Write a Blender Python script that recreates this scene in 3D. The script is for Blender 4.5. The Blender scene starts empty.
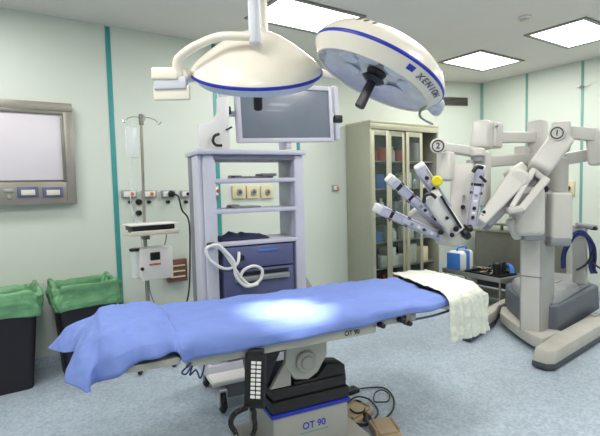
import bpy, bmesh, math, random
from mathutils import Vector, Matrix
random.seed(7)
S = bpy.context.scene
COL = S.collection

# ------------------------------------------------------------------ camera
F_PX = 463.0
YAW, PITCH, ROLL = 0.6053, 0.0658, -0.02539
EYE = Vector((0, 0, 1.5))
_f = Vector((math.sin(YAW)*math.cos(PITCH), math.cos(YAW)*math.cos(PITCH), -math.sin(PITCH)))
_r = Vector((math.cos(YAW), -math.sin(YAW), 0)); _u = _r.cross(_f)
_c, _s = math.cos(ROLL), math.sin(ROLL)
_r, _u = _c*_r + _s*_u, -_s*_r + _c*_u
cd = bpy.data.cameras.new('camera'); cam = bpy.data.objects.new('camera', cd); COL.objects.link(cam)
cam.matrix_world = Matrix((( _r.x, _u.x, -_f.x, EYE.x), (_r.y, _u.y, -_f.y, EYE.y), (_r.z, _u.z, -_f.z, EYE.z), (0, 0, 0, 1)))
cd.sensor_width = 36; cd.lens = 36*F_PX/600; cd.clip_start = .05; cd.clip_end = 60
S.camera = cam

# ------------------------------------------------------------------ world, exposure
S.view_settings.view_transform = 'Standard'; S.view_settings.look = 'None'
S.view_settings.exposure = -0.15; S.view_settings.gamma = 1.0; S.view_settings.use_curve_mapping = False
w = bpy.data.worlds.new('world'); S.world = w; w.use_nodes = True
w.node_tree.nodes['Background'].inputs[0].default_value = (.9, .95, 1, 1)
w.node_tree.nodes['Background'].inputs[1].default_value = .25
PANEL_W = 21.0       # watts of each ceiling panel
SPOT_W = 420.0        # surgical lamp

# ------------------------------------------------------------------ pixel -> place helpers (rays meet real planes)
def ray(px, py): return _f + _r*((px-300)/F_PX) - _u*((py-218)/F_PX)
def at(px, py, depth): return EYE + ray(px, py)*depth
def onz(px, py, z):
    d = ray(px, py); return EYE + d*((z-EYE.z)/d.z)
def ony(px, py, y):
    d = ray(px, py); return EYE + d*(y/d.y)
def onx(px, py, x):
    d = ray(px, py); return EYE + d*(x/d.x)

# ------------------------------------------------------------------ materials
def lin(h):
    h = h.lstrip('#'); v = [int(h[i:i+2], 16)/255 for i in (0, 2, 4)]
    return [x/12.92 if x <= .04045 else ((x+.055)/1.055)**2.4 for x in v]
MATS = {}
def mat(name, col, rough=.5, metal=0., var=.06, scale=9., bump=0., bscale=60., emit=0., alpha=1., trans=0., coat=0.):
    m = bpy.data.materials.new(name); m.use_nodes = True; nt = m.node_tree; b = nt.nodes['Principled BSDF']
    c = lin(col) if isinstance(col, str) else list(col)
    tc = nt.nodes.new('ShaderNodeTexCoord')
    nz = nt.nodes.new('ShaderNodeTexNoise'); nz.inputs['Scale'].default_value = scale; nz.inputs['Detail'].default_value = 4
    nt.links.new(tc.outputs['Object'], nz.inputs['Vector'])
    cr = nt.nodes.new('ShaderNodeValToRGB')
    cr.color_ramp.elements[0].position = .3; cr.color_ramp.elements[1].position = .7
    cr.color_ramp.elements[0].color = [max(0, x*(1-var)) for x in c]+[1]
    cr.color_ramp.elements[1].color = [min(1, x*(1+var)) for x in c]+[1]
    nt.links.new(nz.outputs['Fac'], cr.inputs['Fac']); nt.links.new(cr.outputs['Color'], b.inputs['Base Color'])
    b.inputs['Roughness'].default_value = rough; b.inputs['Metallic'].default_value = metal
    b.inputs['Alpha'].default_value = alpha; b.inputs['Transmission Weight'].default_value = trans
    b.inputs['Coat Weight'].default_value = coat
    if emit:
        b.inputs['Emission Color'].default_value = c+[1]; b.inputs['Emission Strength'].default_value = emit
    if bump:
        n2 = nt.nodes.new('ShaderNodeTexNoise'); n2.inputs['Scale'].default_value = bscale; n2.inputs['Detail'].default_value = 5
        nt.links.new(tc.outputs['Object'], n2.inputs['Vector'])
        bp = nt.nodes.new('ShaderNodeBump'); bp.inputs['Strength'].default_value = bump; bp.inputs['Distance'].default_value = .01
        nt.links.new(n2.outputs['Fac'], bp.inputs['Height']); nt.links.new(bp.outputs['Normal'], b.inputs['Normal'])
    MATS[name] = m; return m

M = dict(
 wall=mat('pale_green_wall', '#D3DACF', .45, var=.02, scale=1.5),
 ceil=mat('ceiling_white', '#E2DDD6', .8, var=.02, scale=2),
 teal=mat('teal_strip', '#3E9696', .4),
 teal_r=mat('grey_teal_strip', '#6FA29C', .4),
 bluewhite=mat('panel_glow', '#FFFFFF', .5, emit=4.0, var=0),
 alu=mat('brushed_aluminium', '#A8AAA8', .35, .6),
 steel=mat('stainless', '#A9A79C', .32, .75, var=.05, scale=4),
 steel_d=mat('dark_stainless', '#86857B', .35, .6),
 chrome=mat('chrome', '#D0D0D0', .15, 1.0),
 lampw=mat('lamp_cream', '#EDE6D6', .35, var=.02, coat=.3),
 lampb=mat('lamp_blue', '#1F2FB0', .35),
 lampg=mat('lamp_lens', '#D0CFD6', .15, .35, var=.15, scale=14),
 lamprim=mat('lamp_rim', '#CFD1D8', .3),
 black=mat('black_plastic', '#141416', .45),
 blackm=mat('black_rubber', '#0E0E10', .7),
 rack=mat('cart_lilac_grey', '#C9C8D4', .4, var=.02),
 rackd=mat('cart_grey_and_shade', '#7F7E8A', .45),
 slate=mat('drawer_slate', '#5B5F84', .4),
 screen=mat('monitor_glass', '#767E8A', .3, var=.03, coat=.15),
 white=mat('white_plastic', '#E8E6E2', .4, var=.02),
 cream=mat('cream_plastic', '#D9D2BE', .45),
 robot=mat('robot_warm_white', '#CDCAC4', .38, var=.02),
 robotg=mat('robot_grey', '#8E8F92', .42, var=.03),
 robotbase=mat('robot_base_grey', '#5E626E', .42, var=.03),
 robotfoot=mat('robot_foot_beige', '#BCB8AF', .45),
 column=mat('robot_column_grey', '#A9A8A6', .4, var=.02),
 lilac=mat('instrument_lilac', '#C3C1D6', .35, .1, var=.06, scale=30),
 yellow=mat('yellow', '#E0D020', .5),
 sheet=mat('blue_sheet', '#7288CB', .75, var=.03, scale=5, bump=.4, bscale=14),
 cloth=mat('white_cloth', '#DDDFD3', .85, var=.05, scale=25, bump=.7, bscale=45),
 matt=mat('black_mattress', '#2A2A30', .6),
 tablew=mat('table_grey', '#B4B2A8', .4, var=.03),
 tableb=mat('table_base_grey', '#A9A69E', .4, var=.03),
 bin=mat('black_bin', '#1C1620', .5),
 bag=mat('green_bag', '#6BA173', .35, var=.15, scale=12, bump=.8, bscale=20),
 bluecord=mat('blue_cable', '#1D2A66', .5),
 bluep=mat('blue_plastic', '#3C77C8', .4),
 tan=mat('tan_plastic', '#B39E80', .6),
 red=mat('red_plastic', '#B5402E', .5),
 maroon=mat('maroon', '#7C5348', .5),
 ivory=mat('ivory', '#D9CFA8', .5),
 orange=mat('orange', '#D06A3A', .5),
 navy=mat('navy_cloth', '#242A4C', .8),
 film=mat('viewer_screen', '#D8D2D8', .3, var=.01),
 viewer=mat('viewer_steel', '#9C978D', .38, .55, var=.04),
 cabm=mat('cabinet_cream', '#B9B7A0', .4, .35, var=.04),
 cabside=mat('cabinet_side', '#A6A796', .4, .35, var=.03),
 robotpad=mat('robot_pad_dark', '#4C4E55', .55),
 cabin=mat('cabinet_inside', '#2F2B27', .6),
)
def vmat(name, *a, **k): return mat(name, *a, **k)
def glass():
    m = bpy.data.materials.new('cabinet_glass'); m.use_nodes = True; nt = m.node_tree
    nt.nodes.remove(nt.nodes['Principled BSDF'])
    t = nt.nodes.new('ShaderNodeBsdfTransparent'); t.inputs[0].default_value = (.86, .9, .88, 1)
    g = nt.nodes.new('ShaderNodeBsdfGlossy'); g.inputs['Roughness'].default_value = .05
    fr = nt.nodes.new('ShaderNodeValue'); fr.outputs[0].default_value = .055
    mx = nt.nodes.new('ShaderNodeMixShader')
    nt.links.new(fr.outputs[0], mx.inputs[0]); nt.links.new(t.outputs[0], mx.inputs[1]); nt.links.new(g.outputs[0], mx.inputs[2])
    nt.links.new(mx.outputs[0], nt.nodes['Material Output'].inputs[0]); return m
M['glass'] = glass()
def clearbag():
    m = mat('clear_fluid_bag', '#E9EEF0', .15, var=.02, alpha=.45); return m
M['clear'] = clearbag()
def floor_mat():
    m = bpy.data.materials.new('floor_vinyl'); m.use_nodes = True; nt = m.node_tree; b = nt.nodes['Principled BSDF']
    tc = nt.nodes.new('ShaderNodeTexCoord')
    vals = []
    for sc, lo, hi in ((55, '#8A99A8', '#C8D3DE'), (7, '#A4B2C0', '#B2C0CC')):
        n = nt.nodes.new('ShaderNodeTexNoise'); n.inputs['Scale'].default_value = sc; n.inputs['Detail'].default_value = 3
        nt.links.new(tc.outputs['Object'], n.inputs['Vector'])
        r = nt.nodes.new('ShaderNodeValToRGB'); r.color_ramp.elements[0].position = .35; r.color_ramp.elements[1].position = .65
        r.color_ramp.elements[0].color = lin(lo)+[1]; r.color_ramp.elements[1].color = lin(hi)+[1]
        nt.links.new(n.outputs['Fac'], r.inputs['Fac']); vals.append(r)
    mx = nt.nodes.new('ShaderNodeMix'); mx.data_type = 'RGBA'; mx.inputs[0].default_value = .5
    nt.links.new(vals[0].outputs[0], mx.inputs[6]); nt.links.new(vals[1].outputs[0], mx.inputs[7])
    nt.links.new(mx.outputs[2], b.inputs['Base Color']); b.inputs['Roughness'].default_value = .38
    return m
M['floor'] = floor_mat()

# ------------------------------------------------------------------ mesh builder
def frame_z(p, z, up=(0, 0, 1)):
    z = Vector(z).normalized(); up = Vector(up)
    if abs(z.dot(up)) > .98*up.length: up = Vector((1, 0, 0))
    x = up.cross(z).normalized(); y = z.cross(x)
    return Matrix(((x.x, y.x, z.x, p[0]), (x.y, y.y, z.y, p[1]), (x.z, y.z, z.z, p[2]), (0, 0, 0, 1)))
def crom(pts, k=6, closed=False):
    pts = [Vector(p) for p in pts]; n = len(pts); out = []
    rng = n if closed else n-1
    for i in range(rng):
        g = lambda j: pts[j % n] if closed else pts[min(max(j, 0), n-1)]
        a, b, c, d = g(i-1), g(i), g(i+1), g(i+2)
        for s in range(k):
            t = s/k
            out.append(.5*((2*b)+(c-a)*t+(2*a-5*b+4*c-d)*t*t+(3*b-a-3*c+d)*t**3))
    if not closed: out.append(pts[-1])
    return out
class MB:
    def __init__(self, X=None):
        self.bm = bmesh.new(); self.X = X or Matrix()
    def merge(self, t, X):
        X = self.X @ X; mp = {}
        for v in t.verts: mp[v] = self.bm.verts.new(X @ v.co)
        for f in t.faces:
            try: self.bm.faces.new([mp[v] for v in f.verts])
            except ValueError: pass
        t.free(); return self
    def box(self, c, s, bev=.004, X=None, seg=2, taper=1.0):
        t = bmesh.new(); bmesh.ops.create_cube(t, size=1)
        for v in t.verts:
            k = taper if v.co.z > 0 else 1
            v.co = Vector((v.co.x*s[0]*k, v.co.y*s[1]*k, v.co.z*s[2]))
        if bev: bmesh.ops.bevel(t, geom=t.edges[:], offset=min(bev, min(s)*.45), segments=seg, affect='EDGES', profile=.5)
        return self.merge(t, Matrix.Translation(Vector(c)) @ (X or Matrix()))
    def span(self, a, b, bev=.004):
        a, b = Vector(a), Vector(b)
        return self.box((a+b)/2, [abs(x) for x in (b-a)], bev)
    def beam(self, p0, p1, w, h, bev=.01, up=(0, 0, 1), w1=None, h1=None, seg=3):
        p0, p1 = Vector(p0), Vector(p1); L = (p1-p0).length
        t = bmesh.new(); bmesh.ops.create_cube(t, size=1)
        w1 = w if w1 is None else w1; h1 = h if h1 is None else h1
        for v in t.verts:
            a, b = (w, h) if v.co.z < 0 else (w1, h1)
            v.co = Vector((v.co.x*a, v.co.y*b, (v.co.z+.5)*L))
        if bev: bmesh.ops.bevel(t, geom=t.edges[:], offset=min(bev, w*.45, h*.45, w1*.45, h1*.45, L*.45), segments=seg, affect='EDGES', profile=.5)
        return self.merge(t, frame_z(p0, p1-p0, up))
    def cyl(self, p0, p1, r, r1=None, n=24, bev=0.):
        p0, p1 = Vector(p0), Vector(p1); L = (p1-p0).length; r1 = r if r1 is None else r1
        b = min(bev, L*.4, r*.8, max(r1, .0001)*.8)
        prof = [(r-b, 0), (r, b), (r1, L-b), (r1-b, L)] if b else [(r, 0), (r1, L)]
        return self.lathe([(0, 0)]+prof+[(0, L)], frame_z(p0, p1-p0), n)
    def lathe(self, prof, X=None, n=32):
        t = bmesh.new(); rings = []
        for r, z in prof:
            if r < 1e-6: rings.append([t.verts.new((0, 0, z))])
            else: rings.append([t.verts.new((r*math.cos(2*math.pi*i/n), r*math.sin(2*math.pi*i/n), z)) for i in range(n)])
        for a, b in zip(rings, rings[1:]):
            for i in range(n):
                j = (i+1) % n
                q = [a[0] if len(a) == 1 else a[i], a[0] if len(a) == 1 else a[j], b[0] if len(b) == 1 else b[j], b[0] if len(b) == 1 else b[i]]
                u = []
                for v in q:
                    if v not in u: u.append(v)
                if len(u) > 2: t.faces.new(u)
        return self.merge(t, X or Matrix())
    def tube(self, pts, r, n=8, k=6, closed=False, curve=True):
        P = crom(pts, k, closed) if curve else [Vector(p) for p in pts]
        t = bmesh.new(); rings = []; N = len(P); up = Vector((0, 0, 1)); x = None
        for i, p in enumerate(P):
            d = (P[(i+1) % N]-P[i-1]) if closed else (P[min(i+1, N-1)]-P[max(i-1, 0)])
            if d.length < 1e-9: d = Vector((0, 0, 1))
            d.normalize()
            if x is None: x = d.orthogonal().normalized()
            x = (x-d*x.dot(d)).normalized(); y = d.cross(x)
            rings.append([t.verts.new(p+(x*math.cos(2*math.pi*a/n)+y*math.sin(2*math.pi*a/n))*r) for a in range(n)])
        for i in range(N if closed else N-1):
            a, b = rings[i], rings[(i+1) % N]
            for j in range(n): t.faces.new((a[j], a[(j+1) % n], b[(j+1) % n], b[j]))
        if not closed:
            t.faces.new(rings[0][::-1]); t.faces.new(rings[-1])
        return self.merge(t, Matrix())
    def prism(self, pts, z0, z1, X=None, bev=.004, seg=2, inset=0.):
        t = bmesh.new()
        cx = sum(p[0] for p in pts)/len(pts); cy = sum(p[1] for p in pts)/len(pts)
        lo = [t.verts.new((p[0], p[1], z0)) for p in pts]
        hi = [t.verts.new((p[0]+(cx-p[0])*inset, p[1]+(cy-p[1])*inset, z1)) for p in pts]
        t.faces.new(lo[::-1]); t.faces.new(hi); n = len(pts)
        for i in range(n): t.faces.new((lo[i], lo[(i+1) % n], hi[(i+1) % n], hi[i]))
        bmesh.ops.recalc_face_normals(t, faces=t.faces)
        if bev: bmesh.ops.bevel(t, geom=t.edges[:], offset=bev, segments=seg, affect='EDGES', profile=.5)
        return self.merge(t, X or Matrix())
    def grid(self, rows):
        t = bmesh.new(); V = [[t.verts.new(p) for p in r] for r in rows]
        for i in range(len(V)-1):
            for j in range(len(V[0])-1): t.faces.new((V[i][j], V[i+1][j], V[i+1][j+1], V[i][j+1]))
        return self.merge(t, Matrix())
def world_of(o):
    m = Matrix()
    while o is not None: m = o.matrix_basis @ m; o = o.parent
    return m
def build(mb, name, m, parent=None, flat=False):
    """links the collected shapes as ONE mesh object; verts are given in world space"""
    bm = mb.bm; bmesh.ops.recalc_face_normals(bm, faces=bm.faces)
    if parent is None:
        xs = [v.co for v in bm.verts]
        o0 = Vector((sum(v.x for v in xs)/len(xs), sum(v.y for v in xs)/len(xs), min(v.z for v in xs)))
        X = Matrix.Translation(o0)
    else: X = world_of(parent)
    bm.transform(X.inverted())
    me = bpy.data.meshes.new(name); bm.to_mesh(me); bm.free()
    if not flat:
        me.shade_smooth(); me.set_sharp_from_angle(angle=math.radians(38))
    me.materials.append(M[m] if isinstance(m, str) else m)
    o = bpy.data.objects.new(name, me); COL.objects.link(o)
    if parent is None: o.location = o0
    else: o.parent = parent
    return o
def tag(o, label, cat, group=None):
    o['label'] = label; o['category'] = cat
    if group: o['group'] = group
    return o
def thing(name, loc, label, cat, group=None, rot=0):
    o = bpy.data.objects.new(name, None); COL.objects.link(o); o.location = loc; o.rotation_euler = (0, 0, rot)
    o.empty_display_size = .1; return tag(o, label, cat, group)
def struct(mb, name, m):
    o = build(mb, name, m); o['kind'] = 'structure'; return o
def lettering(name, text, size, X, m, parent):
    c = bpy.data.curves.new(name, 'FONT'); c.body = text; c.size = size; c.extrude = .0008; c.offset = size*.018; c.align_x = 'CENTER'; c.align_y = 'CENTER'
    c.materials.append(M[m]); o = bpy.data.objects.new(name, c); COL.objects.link(o); dg = bpy.context.evaluated_depsgraph_get()
    me = bpy.data.meshes.new_from_object(o.evaluated_get(dg)); bpy.data.objects.remove(o); bpy.data.curves.remove(c)
    o = bpy.data.objects.new(name, me); COL.objects.link(o); o.parent = parent
    o.matrix_basis = world_of(parent).inverted() @ X; return o
def axes(p, x, y):
    x = Vector(x).normalized(); y = Vector(y); y = (y-x*x.dot(y)).normalized(); z = x.cross(y)
    return Matrix(((x.x, y.x, z.x, p[0]), (x.y, y.y, z.y, p[1]), (x.z, y.z, z.z, p[2]), (0, 0, 0, 1)))
def copy_tree(o, parent=None):
    c = o.copy(); COL.objects.link(c); c.parent = parent
    for ch in list(o.children): copy_tree(ch, c)
    return c

# ================================================================== SETTING
XL, XR, YF, YB, H = -3.0, 6.33, -2.6, 4.48, 3.0
CA = (5.62, YB); CB = (XR, 4.24)      # the cut corner between the back and right walls
struct(MB().span((XL-.1, YF-.1, -.1), (XR+.1, YB+.1, 0), 0), 'floor', 'floor')
struct(MB().span((XL-.1, YF-.1, H), (XR+.1, YB+.1, H+.1), 0), 'ceiling', 'ceil')
struct(MB().span((XL-.1, YB, 0), (CA[0], YB+.1, H), 0), 'wall_back', 'wall')
struct(MB().span((XR, YF-.1, 0), (XR+.1, CB[1], H), 0), 'wall_right', 'wall')
struct(MB().prism([CA, CB, (XR+.1, CB[1]), (XR+.1, YB+.1), (CA[0], YB+.1)], 0, H, bev=0), 'wall_corner', 'wall')
struct(MB().span((XL-.1, YF-.1, 0), (XL, YB+.1, H), 0), 'wall_left', 'wall')
struct(MB().span((XL-.1, YF-.1, 0), (XR+.1, YF, H), 0), 'wall_front', 'wall')
n = 0
for x in (-2.05, -1.02, .01, 1.04, 2.07, 3.1):
    n += 1; struct(MB().span((x-.022, YB-.006, .1), (x+.022, YB, H-.01), .001), 'trim_%d' % n, 'teal')
for y in (3.543, 2.821, 2.09, 1.36, .63):
    n += 1; struct(MB().span((XR-.006, y-.016, .1), (XR, y+.016, H-.01), .001), 'trim_%d' % n, 'teal_r')
n += 1; struct(MB().cyl((XR-.012, CB[1]-.005, .1), (XR-.012, CB[1]-.005, H-.01), .018, n=12), 'trim_%d' % n, 'teal_r')
struct(MB().span((XL, YB-.012, 0), (CA[0], YB, .1), .003), 'baseboard_back', 'floor')
struct(MB().span((XR-.012, YF, 0), (XR, CB[1]-.02, .1), .003), 'baseboard_right', 'floor')

# ceiling panels
fix = [(2.46, 3.39), (5.13, 2.36), (5.2, 3.49)]
far = [(2.5, 1.7), (2.5, .2), (-.1, 3.39), (-.1, 1.7), (-.1, .2), (5.13, .6), (-2, 1.7), (2.5, -1.4)]  # extra panels out of view, added for illumination
labs = ['lit ceiling light panel behind the hanging surgical lamp column', 'lit ceiling light panel nearest the right edge above the robot', 'lit ceiling light panel near the far corner of the room']
for i, (x, y) in enumerate(fix+far):
    t = thing('ceiling_light', (x, y, H-.02), labs[i] if i < 3 else 'unseen ceiling light panel added to light the room', 'ceiling light', 'recessed ceiling lights')
    fr = MB()
    a, b = .43, .28
    for sx in (-1, 1): fr.span((x+sx*a-.02, y-b-.02, H-.012), (x+sx*a+.02, y+b+.02, H), .002)
    for sy in (-1, 1): fr.span((x-a, y+sy*b-.02, H-.0125), (x+a, y+sy*b+.02, H), .002)
    build(fr, 'frame', 'steel_d', t)
    build(MB().span((x-a+.015, y-b+.015, H-.007), (x+a-.015, y+b-.015, H-.001), 0), 'diffuser', 'bluewhite', t)
    ld = bpy.data.lights.new('panel_light', 'AREA'); ld.shape = 'RECTANGLE'; ld.size = 2*a-.06; ld.size_y = 2*b-.06
    ld.energy = PANEL_W; ld.color = (1, .985, .95); lo = bpy.data.objects.new('panel_light', ld); COL.objects.link(lo)
    lo.parent = t; lo.location = (0, 0, .02-.016)
t = thing('smoke_detector', (4.19, 2.37, 2.95), 'small round white smoke detector on the ceiling', 'smoke detector')
build(MB().cyl((4.19, 2.37, 3), (4.19, 2.37, 2.975), .06, .055, bev=.004), 'base', 'ceil', t)
build(MB().cyl((4.19, 2.37, 2.975), (4.19, 2.37, 2.945), .04, .03, bev=.008), 'sensor_head', 'cream', t)

# vent on the cut corner wall
cw = (Vector((*CB, 0))-Vector((*CA, 0))).normalized(); cn = Vector((cw.y, -cw.x, 0))
if cn.y > 0: cn = -cn
VX = axes(Vector((5.80, 4.48-.061-.0, 2.715)), cw, (0, 0, 1))
VX = axes(Vector((*CA, 2.712))+cw*.26+cn*.002, cw, (0, 0, 1))
t = thing('wall_vent', VX.translation, 'long grey slatted air vent high on the far corner wall', 'air vent')
fr = MB(VX); zs = 1 if (VX.to_3x3() @ Vector((0, 0, 1))).dot(cn) > 0 else -1
for sy in (-1, 1): fr.box((0, sy*.055, zs*.008), (.46, .012, .016), .002)
for sx in (-1, 1): fr.box((sx*.225, 0, zs*.008), (.012, .11, .016), .002)
build(fr, 'frame', 'steel_d', t)
for k in range(5): build(MB(VX).box((0, -.036+.018*k, zs*.006), (.44, .006, .010), .001), 'slat', 'steel_d', t)
build(MB(VX).box((0, 0, zs*.001), (.44, .1, .002), 0), 'backing', 'cabin', t)
# hook / bracket high on the right wall
p = onx(583, 86, XR)
t = thing('wall_bracket', p, 'small white cross-shaped bracket high on the right wall strip', 'bracket')
build(MB().span((XR-.02, p.y-.09, p.z-.012), (XR-.006, p.y+.09, p.z+.012), .004), 'bar', 'white', t)
build(MB().cyl((XR-.02, p.y, p.z), (XR-.06, p.y, p.z-.02), .02, bev=.004), 'hook', 'alu', t)

# ------------------------------------------------------------------ x-ray film viewer on the back wall
VY0 = 4.40
t = thing('x_ray_viewer', (.3, YB, 1.41), 'large stainless x-ray film viewer mounted on the back wall', 'film viewer')
x0, x1, z0, z1 = -.72, .70, 1.41, 2.262
build(MB().span((x0, VY0+.01, z0), (x1, YB, z1), .006), 'housing', 'viewer', t)
fr = MB()
fr.span((x0, VY0-.012, z1-.07), (x1, VY0+.02, z1), .006); fr.span((x1-.075, VY0-.012, z0), (x1, VY0+.02, z1-.07), .006)
fr.span((x0, VY0-.012, z0), (x0+.075, VY0+.02, z1-.07), .006)
build(fr, 'frame', 'viewer', t)
inn = MB(); inn.span((x0+.075, VY0-.02, z1-.1), (x1-.075, VY0+.005, z1-.07), .004); inn.span((x1-.095, VY0-.02, z0+.19), (x1-.075, VY0+.005, z1-.1), .004)
build(inn, 'inner_frame', 'steel_d', t)
build(MB().span((x0+.075, VY0-.004, z0+.205), (x1-.095, VY0+.015, z1-.1), .002), 'screen', 'film', t)
build(MB().span((x0+.075, VY0-.012, z0), (x1-.075, VY0+.015, z0+.19), .004), 'control_panel', 'viewer', t)
for px in (28, 53):
    q = ony(px, 192.5, VY0-.012)
    s = build(MB().span((q.x-.075, VY0-.026, q.z-.04), (q.x+.075, VY0-.012, q.z+.045), .006), 'switch', 'slate', t)
    build(MB().span((q.x-.05, VY0-.034, q.z-.022), (q.x+.05, VY0-.026, q.z+.022), .004), 'rocker', 'cream', s)
q = ony(9, 191, VY0-.012)
build(MB().span((q.x-.035, VY0-.02, q.z-.012), (q.x+.035, VY0-.012, q.z+.016), .003), 'indicator', 'alu', t)
q = ony(9, 197, VY0-.012)
build(MB().cyl((q.x, VY0-.012, q.z), (q.x, VY0-.028, q.z), .017, bev=.004), 'knob', 'alu', t)

# ------------------------------------------------------------------ waste bins with green liners
def bin_(cx, cy, lab, w, dpt, h=.72, seed=0, rot=0., bl=''):
    t = thing('waste_bin', (cx, cy, 0), lab, 'waste bin', 'black waste bins along the back wall', rot)
    X = world_of(t); rnd = random.Random(seed)
    def ring(k, z, n=8, wob=0):
        # rounded rectangle ring
        out = []
        for c, (sx, sy) in enumerate(((1, 1), (-1, 1), (-1, -1), (1, -1))):
            for i in range(n):
                a = math.pi/2*(c+i/(n-1)); r = .06
                x = sx*(w/2*k-r)+r*math.cos(a); y = sy*(dpt/2*k-r)+r*math.sin(a)
                wv = 1+wob*math.sin(a*5+z*30+seed)*.5+wob*rnd.uniform(-.5, .5)
                out.append(Vector((x*wv, y*wv, z+wob*.25*math.sin(a*3+seed))))
        return out
    def loft(rings):
        b = MB(X); b.grid([r+[r[0]] for r in rings]); return b
    body = loft([ring(.80, .0), ring(.80, .005), ring(.99, h-.05), ring(1.0, h-.045), ring(1.0, h-.03), ring(.97, h-.03), ring(.95, h-.06), ring(.78, .03)])
    body.box((0, 0, .01), (w*.76, dpt*.76, .015), .01)
    build(body, 'body', 'bin', t)
    for s in (-1, 1): build(MB(X).box((s*(w*.5*.96+.012), 0, h-.12), (.03, .12, .035), .008), 'handle', 'bin', t)
    g = loft([ring(1.04, h-.14, wob=.05), ring(1.08, h-.12, wob=.07), ring(1.07, h-.08, wob=.08), ring(1.10, h-.05, wob=.09), ring(1.07, h-.01, wob=.09), ring(1.09, h+.03, wob=.08), ring(1.05, h+.05, wob=.08),
              ring(.98, h+.02, wob=.08), ring(.90, h-.05, wob=.08), ring(.8, h-.3, wob=.05)])
    o = build(g, 'bin_liner', 'bag')
    tag(o, bl, 'bin liner', 'green bin liners')
    m = o.modifiers.new('s', 'SUBSURF'); m.levels = m.render_levels = 2
    tx = bpy.data.textures.new('crinkle', 'CLOUDS'); tx.noise_scale = .07; tx.noise_depth = 2
    m = o.modifiers.new('d', 'DISPLACE'); m.texture = tx; m.strength = .04; m.mid_level = .3; m.texture_coords = 'LOCAL'
    m = o.modifiers.new('t', 'SOLIDIFY'); m.thickness = .002
bin_(.05, 4.23, 'left black waste bin at the edge below the x-ray viewer', .56, .40, seed=1, bl='crumpled green liner folded over the left bin')
bin_(.69, 4.23, 'black waste bin standing between the other bin and the table', .47, .40, seed=5, bl='green liner over the bin closer to the operating table')

# ------------------------------------------------------------------ sockets and gas outlets on the back wall
def socket(px, py, w, h, lab, kind, y=YB, cat='wall socket', grp='wall sockets'):
    q = ony(px, py, y-.01)
    t = thing('wall_socket', (q.x, y, q.z-h/2), lab, cat, grp)
    build(MB().span((q.x-w/2, y-.03, q.z-h/2), (q.x+w/2, y, q.z+h/2), .006), 'back_box', 'alu' if kind != 'ivory' else 'ivory', t)
    if kind == 'ivory':
        build(MB().cyl((q.x, y-.03, q.z), (q.x, y-.05, q.z), .035, bev=.005), 'outlet_ring', 'alu', t)
        build(MB().cyl((q.x, y-.05, q.z), (q.x, y-.062, q.z), .016, bev=.003), 'outlet_core', 'slate', t)
    else:
        build(MB().span((q.x-w*.38, y-.038, q.z-h*.33), (q.x+w*.38, y-.03, q.z+h*.33), .004), 'face_plate', 'white', t)
        build(MB().cyl((q.x+.02, y-.038, q.z), (q.x+.02, y-.044, q.z), .018, bev=.002), 'socket_hole', kind, t)
    return q
socket(129, 194, .14, .075, 'leftmost grey wall socket beside the teal strip', 'orange')
socket(149, 194, .14, .075, 'grey wall socket just behind the drip stand pole', 'orange')
q = socket(168, 194, .14, .075, 'grey wall socket with a thick black plug in it', 'black')
socket(185, 194, .10, .075, 'grey wall socket partly hidden by the cart side', 'black')
for i, (px, py) in enumerate(((130, 202), (139, 202), (149, 202), (139, 213), (168, 202), (186, 202))):
    c = ony(px, py, YB-.02); rr = (.016, .03, .018, .028, .018, .018)[i]
    o = build(MB().cyl((c.x, YB, c.z), (c.x, YB-.045, c.z), rr, rr*.85, bev=.004), 'gas_outlet', 'black')
    tag(o, ['small black knob below the leftmost wall socket', 'large black knob left of the drip pole, upper of two', 'small black knob under the second wall socket',
            'black knob left of the drip pole, lower of two', 'small black knob under the black plug', 'small black knob nearest the cart side'][i], 'wall knob', 'black knobs under the sockets')
o = tag(build(MB().cyl((q.x+.02, YB-.045, q.z), (q.x+.02, YB-.1, q.z), .035, .025, bev=.006).tube([(q.x+.02, YB-.1, q.z), (q.x+.06, YB-.13, q.z-.03), ony(182, 210, YB-.1), ony(189, 222, YB-.1), ony(190, 260, YB-.08), ony(189, 290, YB-.05), ony(186, 305, YB-.05)], .008), 'power_cord', 'black'),
        'black plug and cord running from the wall socket behind the cart', 'power cord')
for i, px in enumerate((238.5, 252.5, 266.5)):
    socket(px, 192, .155, .14, ['ivory gas outlet plate seen through the cart, left', 'ivory gas outlet plate seen through the cart, middle', 'ivory gas outlet plate seen through the cart, right'][i], 'ivory', cat='gas outlet', grp='ivory gas outlets behind the cart')
socket(215, 191, .07, .13, 'narrow white socket seen at the left inside the cart', 'red')
socket(335, 188, .09, .075, 'small white wall socket with orange centre left of the cabinet', 'orange')
q = ony(176, 270, YB)
t = thing('wall_box', (q.x, YB, q.z-.1), 'small maroon wall box with ivory strips beside the pump', 'wall box')
build(MB().span((q.x-.1, YB-.05, q.z-.11), (q.x+.1, YB, q.z+.11), .004), 'case', 'maroon', t)
for k in range(3): build(MB().box((q.x, YB-.055, q.z-.06+.055*k), (.15, .014, .014), .003), 'strip', 'ivory', t)
# sockets on the right wall
q = onx(571, 188, XR)
t = thing('wall_socket', (XR, q.y, q.z-.06), 'ivory wall socket with dark plug on the right wall behind the robot', 'wall socket', 'wall sockets')
build(MB().span((XR-.03, q.y-.05, q.z-.09), (XR, q.y+.05, q.z+.09), .006), 'back_box', 'ivory', t)
build(MB().cyl((XR-.03, q.y+.02, q.z), (XR-.08, q.y+.02, q.z), .03, bev=.004), 'plug', 'black', t)

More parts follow.
